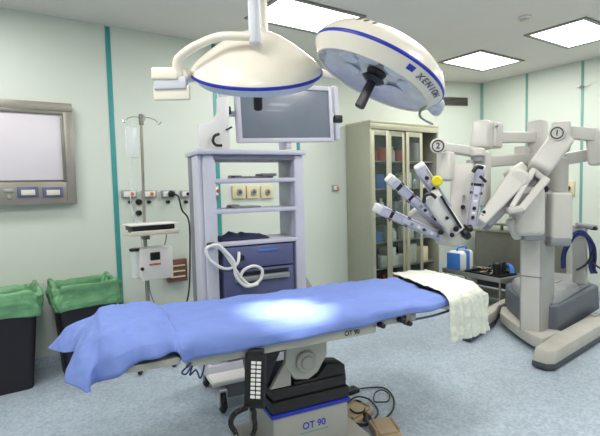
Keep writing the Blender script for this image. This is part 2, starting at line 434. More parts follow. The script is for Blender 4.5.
# ------------------------------------------------------------------ drip stand with pump
IY = 4.0
def iv(px, py, dy=0): return ony(px, py, IY+dy)
top = iv(142, 116); bx = iv(147, 300).x
t = thing('drip_stand', (1.155, IY, 0), 'slim steel drip stand with hooks against the wall', 'drip stand')
build(MB().cyl((1.15, IY, .09), (1.15, IY, 1.1), .017).cyl((1.15, IY, 1.1), (1.165, IY, 2.12), .012), 'pole', 'steel', t)
hk = MB()
for s, dz in ((-1, 0), (1, 0)):
    hk.tube([(1.165, IY, 2.12), (1.165+s*.06, IY, 2.125), (1.165+s*.12, IY-.02, 2.10), (1.165+s*.14, IY-.02, 2.07), (1.165+s*.165, IY-.02, 2.09)], .004)
hk.tube([(1.165, IY, 2.12), (1.165, IY-.08, 2.13), (1.165, IY-.1, 2.08)], .004)
build(hk, 'hook', 'chrome', t)
build(MB().cyl((1.165, IY, 2.06), (1.165, IY, 2.15), .02, bev=.005), 'hook_hub', 'steel_d', t)
build(MB().cyl((1.15, IY, .08), (1.15, IY, .14), .035, bev=.006), 'base_hub', 'steel_d', t)
for k in range(5):
    a = k*2*math.pi/5+.3; e = Vector((1.15+.24*math.cos(a), IY+.24*math.sin(a), .085))
    l = build(MB().beam((1.15, IY, .1), e, .03, .02, .004), 'leg', 'steel', t)
    build(MB().cyl(e+Vector((-.012*math.sin(a), .012*math.cos(a), -.05)), e-Vector((-.012*math.sin(a), .012*math.cos(a), .05)), .032, bev=.004).cyl(e, e-Vector((0, 0, .03)), .01), 'caster', 'black', l)
# clear fluid bag
c = Vector((1.07, IY-.02, 1.82))
t = thing('drip_bag', c-Vector((0, 0, .12)), 'clear fluid bag hanging from the drip stand', 'fluid bag')
build(MB().box(c+Vector((0, 0, .09)), (.10, .025, .26), .012), 'pouch', 'clear', t)
build(MB().cyl(c+Vector((0, 0, .22)), c+Vector((-.01, 0, .26)), .005), 'hanger', 'clear', t)
build(MB().tube([c+Vector((0, 0, -.04)), c+Vector((-.02, 0, -.2)), c+Vector((-.03, -.02, -.45)), c+Vector((.02, -.03, -.62)), c+Vector((.04, -.02, -.78))], .0035), 'drip_line', 'clear', t)
# tray on the stand
a, b = iv(121, 223), iv(168, 235)
t = thing('stand_tray', (1.15, IY, b.z), 'cream instrument tray with black top clamped on the drip stand', 'tray')
build(MB().span((a.x, IY-.28, b.z+.035), (b.x, IY-.03, b.z+.055), .005).span((a.x, IY-.29, b.z+.035), (b.x, IY-.28, b.z+.075), .003), 'shelf', 'cream', t)
build(MB().span((a.x+.02, IY-.27, b.z+.075), (b.x-.03, IY-.05, b.z+.115), .006).span((a.x+.04, IY-.27, b.z+.056), (b.x-.06, IY-.05, b.z+.075), .002), 'monitor_slab', 'black', t)
build(MB().span((a.x, IY-.28, b.z+.115), (b.x, IY-.03, b.z+.125), .003), 'top_plate', 'white', t)
build(MB().span((1.12, IY-.05, b.z-.02), (1.18, IY+.03, b.z+.035), .006), 'clamp', 'steel_d', t)
# pump box
a, b = iv(134, 247), iv(166, 274)
t = thing('infusion_pump', (1.15, IY, b.z), 'white pump box with small dark display on the drip stand', 'pump')
build(MB().span((a.x, IY-.2, b.z), (b.x, IY-.025, a.z), .01), 'case', 'white', t)
c = ony(155, 256, IY-.2)
build(MB().span((c.x-.04, IY-.208, c.z-.032), (c.x+.04, IY-.2, c.z+.032), .004), 'display', 'black', t)
build(MB().span((c.x-.05, IY-.205, c.z-.075), (c.x+.045, IY-.2, c.z-.06), .001), 'label_strip', 'orange', t)
c = ony(142, 269, IY-.2); build(MB().cyl((c.x, IY-.2, c.z), (c.x, IY-.215, c.z), .014, bev=.003), 'knob', 'black', t)
d = iv(126, 250)
build(MB().cyl((d.x+.045, IY-.11, b.z+.02), (d.x+.045, IY-.11, a.z-.02), .045, bev=.008), 'canister', 'clear', t)
build(MB().cyl((d.x+.045, IY-.11, a.z-.02), (d.x+.045, IY-.11, a.z+.0), .048, bev=.004), 'canister_cap', 'black', t)
cbl = MB().tube([(a.x+.08, IY-.1, b.z), (a.x+.09, IY-.1, b.z-.12), (a.x+.14, IY-.08, b.z-.3), (a.x+.15, IY-.08, .2), (a.x+.2, IY-.08, .008)], .005)
cbl.tube([(b.x-.02, IY-.06, a.z), (b.x+.0, IY-.06, a.z+.1), (b.x-.05, IY-.09, a.z+.17)], .005)
tag(build(cbl, 'pump_cable', 'robotg'), 'thin grey cables trailing from the white pump box', 'cable')

# ------------------------------------------------------------------ endoscopy vision cart
RX = Matrix(((.9885, .1513, 0, 1.2), (-.1513, .9885, 0, 2.97), (0, 0, 1, 0), (0, 0, 0, 1)))
def rk(x, y, z): return RX @ Vector((x, y, z))
t = thing('vision_cart', rk(.42, .22, 0), 'tall lilac-grey equipment cart with open shelves and slate drawers', 'equipment cart', rot=-.152)
W, D, TZ = .83, .34, 1.76
RX = RX @ Matrix.Translation((.035, 0, 0)) @ Matrix.Diagonal((.955, 1, 1, 1))
for s in (0, 1):
    xa, xb = (0.0, .12) if s == 0 else (W-.09, W)
    build(MB(RX).span((xa+.02, .05, .22), (xb-.02 if s else xb-.03, D, TZ-.02), .01), 'side_panel', 'rack', t)
    build(MB(RX).span((xa+.03 if s == 0 else xa, .0, .22), (xb, .08, TZ-.02), .018), 'front_post', 'rack', t)
build(MB(RX).span((-.005, .03, .22), (.03, D*.58, TZ-.02), .008), 'side_cover', 'rack', t)
build(MB(RX).span((.0, D*.58, .22), (.025, D, TZ-.02), .006), 'rear_shade_strip', 'rackd', t)  # shaded rear of the side panel, its shade put into the colour
build(MB(RX).span((-.02, -.03, TZ-.02), (W+.01, D+.0, TZ+.015), .012), 'top_panel', 'rack', t)
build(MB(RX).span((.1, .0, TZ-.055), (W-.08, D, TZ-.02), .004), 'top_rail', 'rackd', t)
for z in (1.575, 1.36, 1.13):
    build(MB(RX).span((.1, .0, z-.03), (W-.07, D, z), .006), 'shelf', 'rack', t)
dz = [1.095, .93, .70, .50, .28]
for k in range(4):
    dr = build(MB(RX).span((.15, -.005, dz[k+1]+.006), (W-.115, D-.02, dz[k]-.004), .008), 'drawer', 'slate', t)
    if k:
        zc = dz[k]-.07
        build(MB(RX).span((.23, -.03, zc-.018), (W-.16, -.003, zc+.018), .008), 'handle', 'alu', dr)
        build(MB(RX).span((.23, -.0065, zc+.022), (W-.16, -.0045, zc+.05), .001), 'recess', 'black', dr)
    else:
        build(MB(RX).span((.42, -.012, dz[0]-.05), (.58, -.004, dz[0]-.035), .003), 'badge', 'bluep', dr)
        build(MB(RX).cyl((.285, -.005, dz[0]-.08), (.285, -.03, dz[0]-.08), .022, bev=.004), 'cable_port', 'black', dr)
build(MB(RX).span((.0, -.02, .16), (W, D+.04, .28), .03), 'plinth', 'rack', t)
build(MB(RX).span((-.01, -.17, .185), (.36, .0, .225), .018), 'step_plate', 'white', t)
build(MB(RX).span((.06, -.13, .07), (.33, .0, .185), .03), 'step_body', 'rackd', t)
for sx, sy in ((.06, -.15), (W-.09, -.02), (.07, D-.02), (W-.07, D-.02)):
    o = build(MB(RX).cyl((sx-.018, sy, .075), (sx+.018, sy, .075), .075, bev=.012), 'caster', 'blackm', t)
    build(MB(RX).span((sx-.03, sy-.035, .075), (sx-.02, sy+.035, .165), .004).span((sx+.02, sy-.035, .075), (sx+.03, sy+.035, .165), .004).span((sx-.03, sy-.035, .15), (sx+.03, sy+.035, .165), .004).cyl((sx-.032, sy, .075), (sx+.032, sy, .075), .035), 'wheel_cover', 'rack', o)
# small things on the shelves
a = RX
tag(build(MB(a).span((.30, .12, 1.577), (.62, .3, 1.592), .004).span((.52, .1, 1.592), (.64, .26, 1.612), .006).span((.27, .13, 1.592), (.36, .2, 1.6), .003), 'shelf_tool', 'robotg'), 'flat dark grey device lying on the cart upper shelf', 'device')
tag(build(MB(a).span((.28, .1, 1.362), (.50, .3, 1.373), .003).span((.27, .14, 1.373), (.34, .24, 1.386), .004), 'remote_pad', 'robotg'), 'thin dark pad lying on the cart middle shelf', 'device')
cl = MB(a); random.seed(3)
rows = []
for i in range(13):
    r = []
    for j in range(9):
        u, v = i/12, j/8; e = min(1, 5*min(u, 1-u, v, 1-v))
        r.append((.14+.40*u+.01*math.sin(v*9), .05+.26*v, 1.134+e*(.030+.012*math.sin(u*9+1)*math.cos(v*5)+.012*math.sin(u*23))))
    rows.append(r)
cl.grid(rows); o = build(cl, 'folded_cloth', 'navy'); tag(o, 'dark navy folded cloth on the shelf above the drawers', 'cloth')
m = o.modifiers.new('s', 'SOLIDIFY'); m.thickness = .004; m.offset = 1
# white looped cable in front of the drawers
def rr(px, py, dy=-.06):
    d = ray(px, py); o_ = RX @ Vector((0, dy, 0)); n_ = Vector((.1513, .9885, 0)); k = (o_-EYE).dot(n_)/d.dot(n_); return EYE+d*k
cb = MB()
cb.tube([rr(239, 252, -.03), rr(238, 262), rr(232, 268), rr(222, 268), rr(210, 260), rr(206, 250), rr(212, 246), rr(222, 250), rr(232, 264), rr(240, 276), rr(250, 285), rr(260, 280), rr(262, 270), rr(254, 266), rr(244, 270), rr(240, 278)], .011, n=8)
cb.tube([rr(210, 246, -.055), rr(218, 245, -.075), rr(226, 252, -.085), rr(234, 262, -.09), rr(236, 276, -.09), rr(246, 286, -.09), rr(258, 284, -.09)], .011, n=8)
tag(build(cb, 'looped_cable', 'white'), 'thick white cable looped in front of the slate drawers', 'cable')
tag(build(MB().box(rr(212, 245, -.03), (.06, .06, .03), .008), 'cable_hook', 'black'), 'black cable hook on the front left post of the cart', 'hook')

# monitor on the cart
MD = rk(0, .2, 0)
def mo(px, py, dy=.12): return rr(px, py, dy)
t = thing('touch_monitor', rk(.55, .15, TZ+.02), 'large wide monitor with pale frame on the cart top', 'monitor')
c4 = [mo(236, 87), mo(333, 86), mo(331, 143), mo(237, 138.5)]
X = axes((c4[0]+c4[1]+c4[2]+c4[3])/4, (c4[1]-c4[0])+(c4[2]-c4[3]), (c4[0]-c4[3])+(c4[1]-c4[2]))
wd = ((c4[1]-c4[0]).length+(c4[2]-c4[3]).length)/2; hd = ((c4[0]-c4[3]).length+(c4[1]-c4[2]).length)/2
hd += .02
build(MB(X).box((0, 0, -.03), (wd, hd, .05), .012), 'housing', 'rack', t)
bz = MB(X)
for s in (-1, 1):
    bz.box((s*(wd/2-.016), 0, .004), (.032, hd, .022), .005); bz.box((0, s*(hd/2-.016), .004), (wd-.06, .032, .021), .005)
build(bz, 'bezel', 'rack', t)
build(MB(X).box((0, 0, -.001), (wd-.06, hd-.06, .008), .001), 'screen', 'screen', t)
sb = MB()
sb.beam(X @ Vector((wd/2-.01, 0, -.05)), X @ Vector((wd/2+.07, 0, -.05)), .03, .04, .006)
sb.beam(X @ Vector((wd/2+.06, -.2, -.05)), X @ Vector((wd/2+.06, hd/2+.02, -.05)), .05, .045, .01)
build(sb, 'yoke_arm', 'rack', t); sb = MB()
sb.beam(X @ Vector((-wd/2+.01, 0, -.05)), X @ Vector((-wd/2-.09, 0, -.05)), .03, .04, .006)
sb.beam(X @ Vector((-wd/2-.08, -.24, -.05)), X @ Vector((-wd/2-.08, hd/2-.02, -.05)), .05, .05, .01)
build(sb, 'yoke_arm', 'rack', t); sb = MB()
sb.beam(X @ Vector((0, -hd/2+.05, -.06)), X @ Vector((0, -hd/2-.05, -.06)), .12, .05, .01)
build(sb, 'neck', 'rack', t)
for s, z in ((-1, .02), (1, -.03)):
    build(MB(X).box((s*(wd/2+.07), z, -.045), (.075, .06, .07), .01), 'clamp', 'black', t)
# scope holder box left on the cart top
t = thing('scope_holder', rk(.12, .1, TZ+.015), 'white scope holder with black curved hook at the cart top left', 'holder')
pl = [rr(199, 150, .05), rr(199, 124, .05), rr(213, 122, .05), rr(218, 112, .05), rr(218, 97, .05), rr(229, 97, .05), rr(230, 150, .05)]
X2 = axes(pl[0], (.9885, -.1513, 0), (0, 0, 1)); Xi = X2.inverted()
build(MB().prism([((Xi @ p).x, (Xi @ p).y) for p in pl], -.05, .0, X=X2, bev=.008), 'body', 'white', t)
build(MB().tube([rr(219, 134, .03), rr(214.5, 136, .02), rr(213, 141, .02), rr(216, 145, .02), rr(222, 145.5, .02)], .010), 'hook', 'black', t)
build(MB().tube([rr(226, 130, .03), rr(232, 127, .03)], .006), 'slot', 'black', t)

# ------------------------------------------------------------------ steel cabinet
cx0, cx1, cy0, cy1, cz = 3.815, 5.05, 4.03, 4.46, 2.27
t = thing('glass_cabinet', ((cx0+cx1)/2, (cy0+cy1)/2, 0), 'tall stainless medicine cabinet with sliding glass doors', 'cabinet')
for xa in (cx0, cx1-.025): build(MB().span((xa, cy0, .08), (xa+.025, cy1, cz-.02), .003), 'side_panel', 'cabside', t)
build(MB().span((cx0, cy0-.01, cz-.03), (cx1, cy1, cz), .004), 'top_panel', 'cabm', t)
build(MB().span((cx0, cy0-.005, cz-.1), (cx1, cy0+.02, cz-.03), .003), 'front_rail', 'cabm', t)
build(MB().span((cx0+.025, cy1-.02, .1), (cx1-.025, cy1, cz-.03), .002), 'back_panel', 'cabin', t)
build(MB().span((cx0, cy0, .08), (cx1, cy1, .14), .004), 'bottom_panel', 'cabm', t)
for x in (cx0+.06, cx1-.06):
    for y in (cy0+.06, cy1-.06): build(MB().cyl((x, y, 0), (x, y, .08), .022, bev=.003), 'foot', 'black', t)
shz = [.14, .47, .80, 1.13, 1.46, 1.80]
for z in shz[1:]: build(MB().span((cx0+.025, cy0+.07, z-.014), (cx1-.025, cy1-.02, z), .002), 'shelf', 'alu', t)
# four door leaves, the last one slid open behind its neighbour
DW = .30
for k, x in enumerate((cx0+.03, cx0+.03+DW, cx0+.03+2*DW)):
    yy = cy0+(.008 if k % 2 == 0 else .026)
    d = MB(); s = .052
    d.span((x, yy, .15), (x+s, yy+.014, cz-.105), .002); d.span((x+DW-s, yy, .15), (x+DW, yy+.014, cz-.105), .002)
    d.span((x+s, yy, .15), (x+DW-s, yy+.014, .21), .002); d.span((x+s, yy, cz-.17), (x+DW-s, yy+.014, cz-.105), .002)
    dd = build(d, 'door', 'cabm', t)
    build(MB().span((x+s-.004, yy+.005, .205), (x+DW-s+.004, yy+.009, cz-.165), 0), 'glass_pane', 'glass', dd)
    build(MB().span((x+DW-.03, yy-.014, 1.05), (x+DW-.018, yy, 1.25), .004), 'handle', 'chrome', dd)
    if k != 1: build(MB().cyl((x+.026, yy-.006, 1.1), (x+.026, yy, 1.1), .012), 'lock', 'chrome', dd)
# contents, each thing on its own
rnd = random.Random(11)
cols = {'red': ('red', 'red'), 'white': ('white', 'white'), 'bluep': ('bluep', 'blue'), 'ivory': ('ivory', 'ivory'), 'robotg': ('robotg', 'grey'), 'maroon': ('maroon', 'brown'), 'orange': ('orange', 'orange'), 'navy': ('navy', 'dark navy'), 'alu': ('alu', 'silver')}
pal = {0: ['ivory', 'navy', 'red', 'maroon', 'maroon', 'orange'], 1: ['ivory', 'white', 'white', 'navy'], 2: ['robotg', 'white', 'bluep', 'alu'], 3: ['robotg', 'white', 'ivory', 'bluep'], 4: ['bluep', 'white', 'robotg', 'alu'], 5: ['red', 'orange', 'white', 'robotg']}
ordn = ['lowest', 'second lowest', 'third lowest', 'fourth', 'fifth', 'top']
pos_w = ['far left', 'left', 'centre-left', 'centre', 'centre-right', 'right', 'far right', 'last']
for si, z in enumerate(shz):
    x = cx0+.05; k = 0
    while x < cx1-.17 and k < 8:
        w_ = rnd.uniform(.09, .16); h_ = rnd.uniform(.12, .25); c = rnd.choice(pal[si]); y = rnd.uniform(cy0+.13, cy0+.18)
        if rnd.random() < .55:
            o = build(MB().span((x, y-.05, z+.001), (x+w_, y+.14, z+h_), .004), 'supply_box', c); kn = 'box'
        else:
            o = build(MB().lathe([(0, .001), (.036, .001), (.038, .01), (.038, h_*.65), (.03, h_*.74), (.014, h_*.8), (.014, h_*.9), (.017, h_*.9), (.017, h_), (0, h_)], Matrix.Translation((x+.045, y, z)), 16), 'supply_bottle', c); kn = 'bottle'; w_ = .09
        tag(o, '%s %s on the %s shelf inside the glass cabinet, %s' % (cols[c][1], kn, ordn[si], pos_w[k]), kn, 'supplies inside the glass cabinet')
        x += w_+rnd.uniform(.008, .03); k += 1

# ================================================================== OPERATING TABLE
TX = Matrix(((.9863, .165, 0, .713), (-.165, .9863, 0, 1.946), (0, 0, 1, 0), (0, 0, 0, 1)))
def tb(u, v, z): return TX @ Vector((u, v, z))
def tv(px, py, v=0.):
    n_ = Vector((.165, .9863, 0)); o_ = tb(0, v, 0); d = ray(px, py); return EYE+d*((o_-EYE).dot(n_)/d.dot(n_))
t = thing('operating_table', tb(.68, .35, 0), 'long operating table on a boxy grey pedestal, under blue sheet', 'operating table', rot=-.166)
build(MB(TX).span((.36, .0+.08, .0), (1.06, .62, .07), .02), 'foot_plate', 'tableb', t)
pd_ = build(MB(TX).span((.46, .15, .05), (.92, .56, .305), .02), 'pedestal', 'tableb', t)
build(MB(TX).span((.452, .142, .295), (.928, .568, .318), .006), 'blue_trim', 'lampb', t)
X = axes(tb(.70, .1495, .215), TX.to_3x3() @ Vector((1, 0, 0)), (0, 0, 1))
lettering('lettering', 'OT 90', .052, X, 'lampb', pd_)
build(MB(X).box((0, -.036, .0005), (.17, .004, .001), 0), 'underline', 'teal', pd_)
bl = MB(TX)
bl.prism([(.455, .145), (.925, .145), (.925, .565), (.455, .565)], .318, .385, bev=.012)
bl.prism([(.465, .155), (.915, .155), (.915, .555), (.465, .555)], .385, .445, bev=.012, inset=.03)
build(bl, 'bellows', 'black', t)
# tilting head: wedge plates and round pivot covers
hd_ = MB(TX); 
Xs = TX @ Matrix(((1, 0, 0, 0), (0, 0, -1, .20), (0, 1, 0, 0), (0, 0, 0, 1)))   # draw in (u, z), extrude along -v
hd_.prism([(.48, .445), (.91, .445), (.91, .50), (.80, .70), (.58, .70), (.48, .50)], -.28, 0, X=Xs, bev=.01)
build(hd_, 'tilt_block', 'tableb', t)
build(MB().prism([(.545, .56), (.60, .475), (.68, .46), (.74, .49), (.80, .58), (.80, .70), (.56, .70)], 0, .035, X=Xs, bev=.01), 'pivot_plate', 'tablew', t)
c = Xs @ Vector((.665, .565, .035)); ax = (Xs.to_3x3() @ Vector((0, 0, 1)))
build(MB().cyl(c, c+ax*.02, .06, bev=.006).cyl(c+ax*.02, c+ax*.03, .035, bev=.004), 'pivot_cover', 'tableb', t)
build(MB().prism([(.36, .70), (.56, .70), (.50, .58), (.44, .445), (.40, .445)], -.2, .02, X=Xs, bev=.01), 'boot', 'black', t)
build(MB().prism([(.46, .446), (.56, .60), (.58, .60), (.58, .446)], .0, .03, X=Xs, bev=.006), 'wedge_plate', 'tableb', t)
build(MB().prism([(.80, .52), (.915, .50), (.925, .40), (.60, .40), (.60, .46), (.74, .455)], -.1, .025, X=Xs, bev=.008), 'boot', 'black', t)
# bed sections, rails, mattress
def seg(u0, u1, z, name='table_section', v0=.05, v1=.62): return build(MB(TX).span((u0, v0, z-.03), (u1, v1, z), .008), name, 'tablew', t)
seg(-.29, -.02, .775, v0=-.01); seg(.0, .60, .785); seg(.61, 1.03, .785); seg(1.04, 1.70, .80)
build(MB(TX).span((.06, .01, .705), (1.02, .62, .757), .012), 'under_frame', 'tablew', t)
for v in (.012, .66):
    build(MB(TX).span((-.25, v-.034, .744), (-.03, v-.022, .775), .003), 'side_rail', 'tablew', t)
    build(MB(TX).span((.0, v-.010, .712), (1.0, v+.004, .768), .003), 'side_rail', 'tablew', t)
    build(MB(TX).span((1.0, v-.006, .755), (1.26, v+.006, .785), .003), 'side_rail', 'steel', t)
    for u in (1.04, 1.2): build(MB(TX).span((u-.012, min(v, .335)+(.0 if v < .3 else .27), .76), (u+.012, (.06 if v < .3 else v), .776), .003), 'rail_spacer', 'black', t)
build(MB(TX).span((1.005, .0, .742), (1.28, .05, .785), .008), 'section_joint', 'tableb', t)
cl_ = MB(TX).span((1.19, -.028, .735), (1.225, .02, .80), .006); build(cl_, 'rail_clamp', 'steel_d', t)
for u, z in ((1.03, .757), (1.16, .765), (1.207, .742)): build(MB(TX).cyl((u, .012, z), (u, -.045, z), .017, .014, bev=.004), 'clamp_knob', 'black', t)
for z, z2 in ((.805, .81), (.745, .75)):
    build(MB().tube([tb(1.22, .01, z), tb(1.4, .012, z), tb(1.6, .05, z2), tb(1.70, .09, z2)], .007), 'leg_section_rod', 'slate', t)
X = axes(tb(.86, .0012, .736), TX.to_3x3() @ Vector((1, 0, 0)), (0, 0, 1))
lettering('lettering', 'OT 90', .034, X, 'black', t)
build(MB(TX).span((-.33, .05, .78), (-.05, .60, .835), .03), 'head_pad', 'matt', t)
build(MB(TX).prism([(.0, .03), (1.46, .03), (1.70, .12), (1.76, .62), (0, .64)], .79, .832, bev=.015), 'mattress', 'matt', t)
build(MB(TX).span((-.25, -.02, .748), (-.29, .01, .775), .006), 'head_section_knob', 'black', t)

# pillow under the sheet on the head section is part of the draped shape; sheet built as a draped surface
def wob(*a): return sum(math.sin(x) for x in a)
def lerp(a, b, k): return a+(b-a)*k
def drape():
    # stations: (u_near, u_far, ztop, v0, v1, near hem (du, v, z), far hem z, crown)
    st = [
     ('end', None),
     (-.345, -.345, .872, .07, .60, (-.02, -.03, .715), .70),
     (-.315, -.315, .893, .05, .62, (-.02, -.035, .722), .70),
     (-.20, -.20, .902, .04, .63, (0, -.045, .79), .70),
     (-.08, -.08, .893, .05, .64, (0, -.045, .806), .70),
     (-.035, -.035, .875, .06, .65, (0, -.04, .80), .70),
     (-.01, -.01, .858, -.005, .68, (0, -.03, .748), .70),
     (.08, .08, .857, -.0, .685, (0, -.022, .754), .70),
     (.45, .45, .852, -.0, .685, (0, -.022, .756), .70),
     (.85, .85, .850, -.0, .685, (0, -.022, .764), .70),
     (1.15, 1.15, .850, -.0, .685, (0, -.022, .785), .70),
     (1.40, 1.40, .848, -.0, .685, (0, -.022, .790), .70),
     (1.52, 1.60, .838, .01, .68, (-.01, -.012, .800), .72)]
    rows = []
    NT = 22
    def row(s):
        un, uf, zt, v0, v1, hem, fz = s; r = []
        pts = [(un+hem[0], hem[1], hem[2]), (un+hem[0]*.5, hem[1]*.8-.004+v0*.3, lerp(hem[2], zt, .55)), (un, v0+.003, zt-.018), (un, v0+.035, zt-.001)]
        for k in range(1, NT): r_ = k/NT; pts.append((lerp(un, uf, r_), lerp(v0+.035, v1-.035, r_), zt+.004*math.sin(un*9+r_*8)))
        pts += [(uf, v1-.035, zt-.001), (uf, v1-.003, zt-.018), (uf, v1+.02, lerp(fz, zt, .5)), (uf, v1+.025, fz)]
        return pts
    R_ = [row(s) for s in st[1:]]
    # end drape hanging off the head end: hem from the near tip to the far tip
    n = len(R_[0]); hem = []; mid = []
    HC = crom([(-.385, -.05, .700), (-.43, .02, .693), (-.485, .17, .700), (-.475, .27, .73), (-.435, .34, .758), (-.475, .40, .738), (-.52, .50, .722), (-.575, .62, .715), (-.55, .67, .72)], 12)
    HM = [HC[min(len(HC)-1, round(j/(n-1)*(len(HC)-1)))] for j in range(n)]
    for j in range(n):
        k = j/(n-1)
        ux, vv, zz = HM[j]
        hem.append((ux, vv, zz))
        a = R_[0][j]; mid.append((lerp(a[0], ux, .55)-.012, lerp(a[1], vv, .5), lerp(max(a[2], .80 if 0 < j < n-1 else a[2]), zz, .5)+.01))
    R_ = [hem, mid]+R_
    # densify along u
    out = []
    for j in range(n):
        out.append(crom([r[j] for r in R_], 4))
    rows = [[out[j][i] for j in range(n)] for i in range(len(out[0]))]
    return rows
rw = drape(); b = MB(TX); rnd = random.Random(4)
for i, r in enumerate(rw):
    for j, p in enumerate(r):
        k = min(j, len(r)-1-j)
        if k <= 2: p.y += (.006 if j < 5 else -.006)*wob(p.x*31, p.x*17+1)*(1-k/3)*(1.8 if p.x < -.02 else 1)
        if p.x < -.04 and p.z > .6:
            if k <= 2: p.y -= .03*math.sin(p.x*42+1)*(1-k/3.2)
            elif j < 12: p.z += .014*math.sin(p.x*42+1)*(1-(j-3)/9)
        p.z += .0022*wob(p.x*13+p.y*21, p.x*37-p.y*11, p.y*33+2)
b.grid(rw)
o = build(b, 'surgical_sheet', 'sheet'); tag(o, 'long plain blue surgical sheet draped over the operating table', 'sheet')
m = o.modifiers.new('s', 'SUBSURF'); m.levels = m.render_levels = 2
tx = bpy.data.textures.new('wrinkle', 'CLOUDS'); tx.noise_scale = .16; tx.noise_depth = 2
m = o.modifiers.new('d', 'DISPLACE'); m.texture = tx; m.strength = .028; m.mid_level = .45; m.texture_coords = 'LOCAL'
tx = bpy.data.textures.new('fine_wrinkle', 'CLOUDS'); tx.noise_scale = .07; tx.noise_depth = 1
m = o.modifiers.new('d2', 'DISPLACE'); m.texture = tx; m.strength = .012; m.mid_level = .5; m.texture_coords = 'LOCAL'
m = o.modifiers.new('t', 'SOLIDIFY'); m.thickness = .003; m.offset = 1

# white cloth over the foot end
b = MB(TX); rows = []
NJ = 26; NI = 26
for i in range(NI+1):
    k = i/NI; r = []
    # along the near edge from (1.49,0) to (1.92,.13); far edge from (1.64,.66) to (2.04,.66)
    n0 = Vector((lerp(1.475, 1.85, k), lerp(-.012, .10, k**1.3), .87)); f0 = Vector((lerp(1.63, 1.93, k), lerp(.69, .66, k), .862))
    n0.x += .012*math.sin(k*9)*(1-k)
    drop = lerp(.26, .29, k)
    fold = .014*math.sin(k*30+.5)+.008*math.sin(k*53)
    for j in range(9):
        s = 1-j/9
        r.append(Vector((n0.x+.035*s*(k-.3)+.01*s*math.sin(k*17), n0.y-.034-fold*s*1.0-.012*s, n0.z-.012-drop*s)))
    for j in range(NJ-9+1):
        s = j/(NJ-9); p = n0.lerp(f0, s)
        e = .012*max(0, 1-s*12)
        p.z += -e+.003*math.sin(p.x*33+p.y*8)+.002*math.sin(p.y*47)
        p.x += .012*math.sin(s*11+1)*(1-k)
        r.append(p)
    rows.append(r)
# end drop past the foot end
last = rows[-1]
for q in range(1, 7):
    r = []
    for j, p in enumerate(last):
        r.append(Vector((p.x+.012+.012*math.sin(j*.9+q*.3)*q/6+.004*q, p.y, max(.57, p.z-.045*q) if j > 8 else p.z)))
    rows.append(r)
b.grid(rows); o = build(b, 'white_cloth', 'cloth'); tag(o, 'crumpled white cloth hanging over the foot end of the table', 'cloth')
m = o.modifiers.new('s', 'SUBSURF'); m.levels = m.render_levels = 2
tx = bpy.data.textures.new('crumple', 'CLOUDS'); tx.noise_scale = .045; tx.noise_depth = 3
m = o.modifiers.new('d', 'DISPLACE'); m.texture = tx; m.strength = .016; m.mid_level = .35; m.texture_coords = 'LOCAL'
m = o.modifiers.new('t', 'SOLIDIFY'); m.thickness = .003; m.offset = 1

# hand control hanging from the rail
p0 = tv(260.5, 354, -.04); p1 = tv(250, 407, -.05)
t = thing('hand_control', p1, 'black hand control with rows of white keys hanging from the table rail', 'hand control')
X = axes((p0+p1)/2, (Vector((1, 0, 0))-Vector((0, .0, 0))), p0-p1); L = (p0-p1).length
X = axes((p0+p1)/2, _r+_f*-.15, p0-p1)
zf = 1 if (X.to_3x3() @ Vector((0, 0, 1))).dot(_f) < 0 else -1
build(MB(X).box((0, 0, 0), (.098, L, .035), .008), 'body', 'black', t)
build(MB(X).box((0, 0, zf*.018), (.08, L*.88, .003), .001), 'keypad', 'blackm', t)
for i in range(9):
    for j in range(2): build(MB(X).box((-.006+.026*j, L*.34-i*L*.078, zf*.0205), (.021, L*.056, .006), .002), 'key', 'white', t)
build(MB(X).box((0, L*.5+.006, -zf*.004), (.07, .03, .05), .006), 'hanger', 'black', t)
q = [tv(253, 400, -.05), tv(252, 407, -.06), tv(244, 410, -.07), tv(236, 418, -.07)]
def coil(pts, R, r, turns):
    P = crom(pts, 12); out = []; N = turns*8
    for i in range(N+1):
        s = i/N*(len(P)-1); a = int(min(s, len(P)-2)); p = P[a].lerp(P[a+1], s-a); d = (P[a+1]-P[a]).normalized()
        x = d.orthogonal().normalized(); y = d.cross(x); an = i/8*2*math.pi
        out.append(p+(x*math.cos(an)+y*math.sin(an))*R)
    return MB().tube(out, r, n=6, k=2)
tag(build(coil([tv(246, 408, -.05), tv(239, 411, -.08), tv(233, 416, -.08), tv(231, 425, -.06), tv(237, 440, -.03), tb(.2, .0, .12)], .009, .004, 26), 'coiled_cord', 'black'), 'coiled black cord looping left below the hand control', 'cord')
tag(build(coil([tv(252, 408, -.045), tv(254, 412, -.05), tv(254, 418, -.05), tv(255, 428, -.05), tv(250, 445, -.03), tb(.26, .0, .1)], .009, .004, 26), 'coiled_cord', 'black'), 'coiled black cord dropping straight below the hand control', 'cord')
tag(build(MB().tube([tv(193, 358, .03), tv(190, 364, .0), tv(182, 372, -.02), tv(186, 374, -.03), tv(192, 366, -.02), tv(190, 375, -.02), tv(196, 370, 0), tv(200, 378, .02), tv(203, 372, .04), tv(205, 360, .05)], .004), 'blue_tie', 'bluecord'), 'thin dark blue cord ends dangling under the sheet', 'cord')

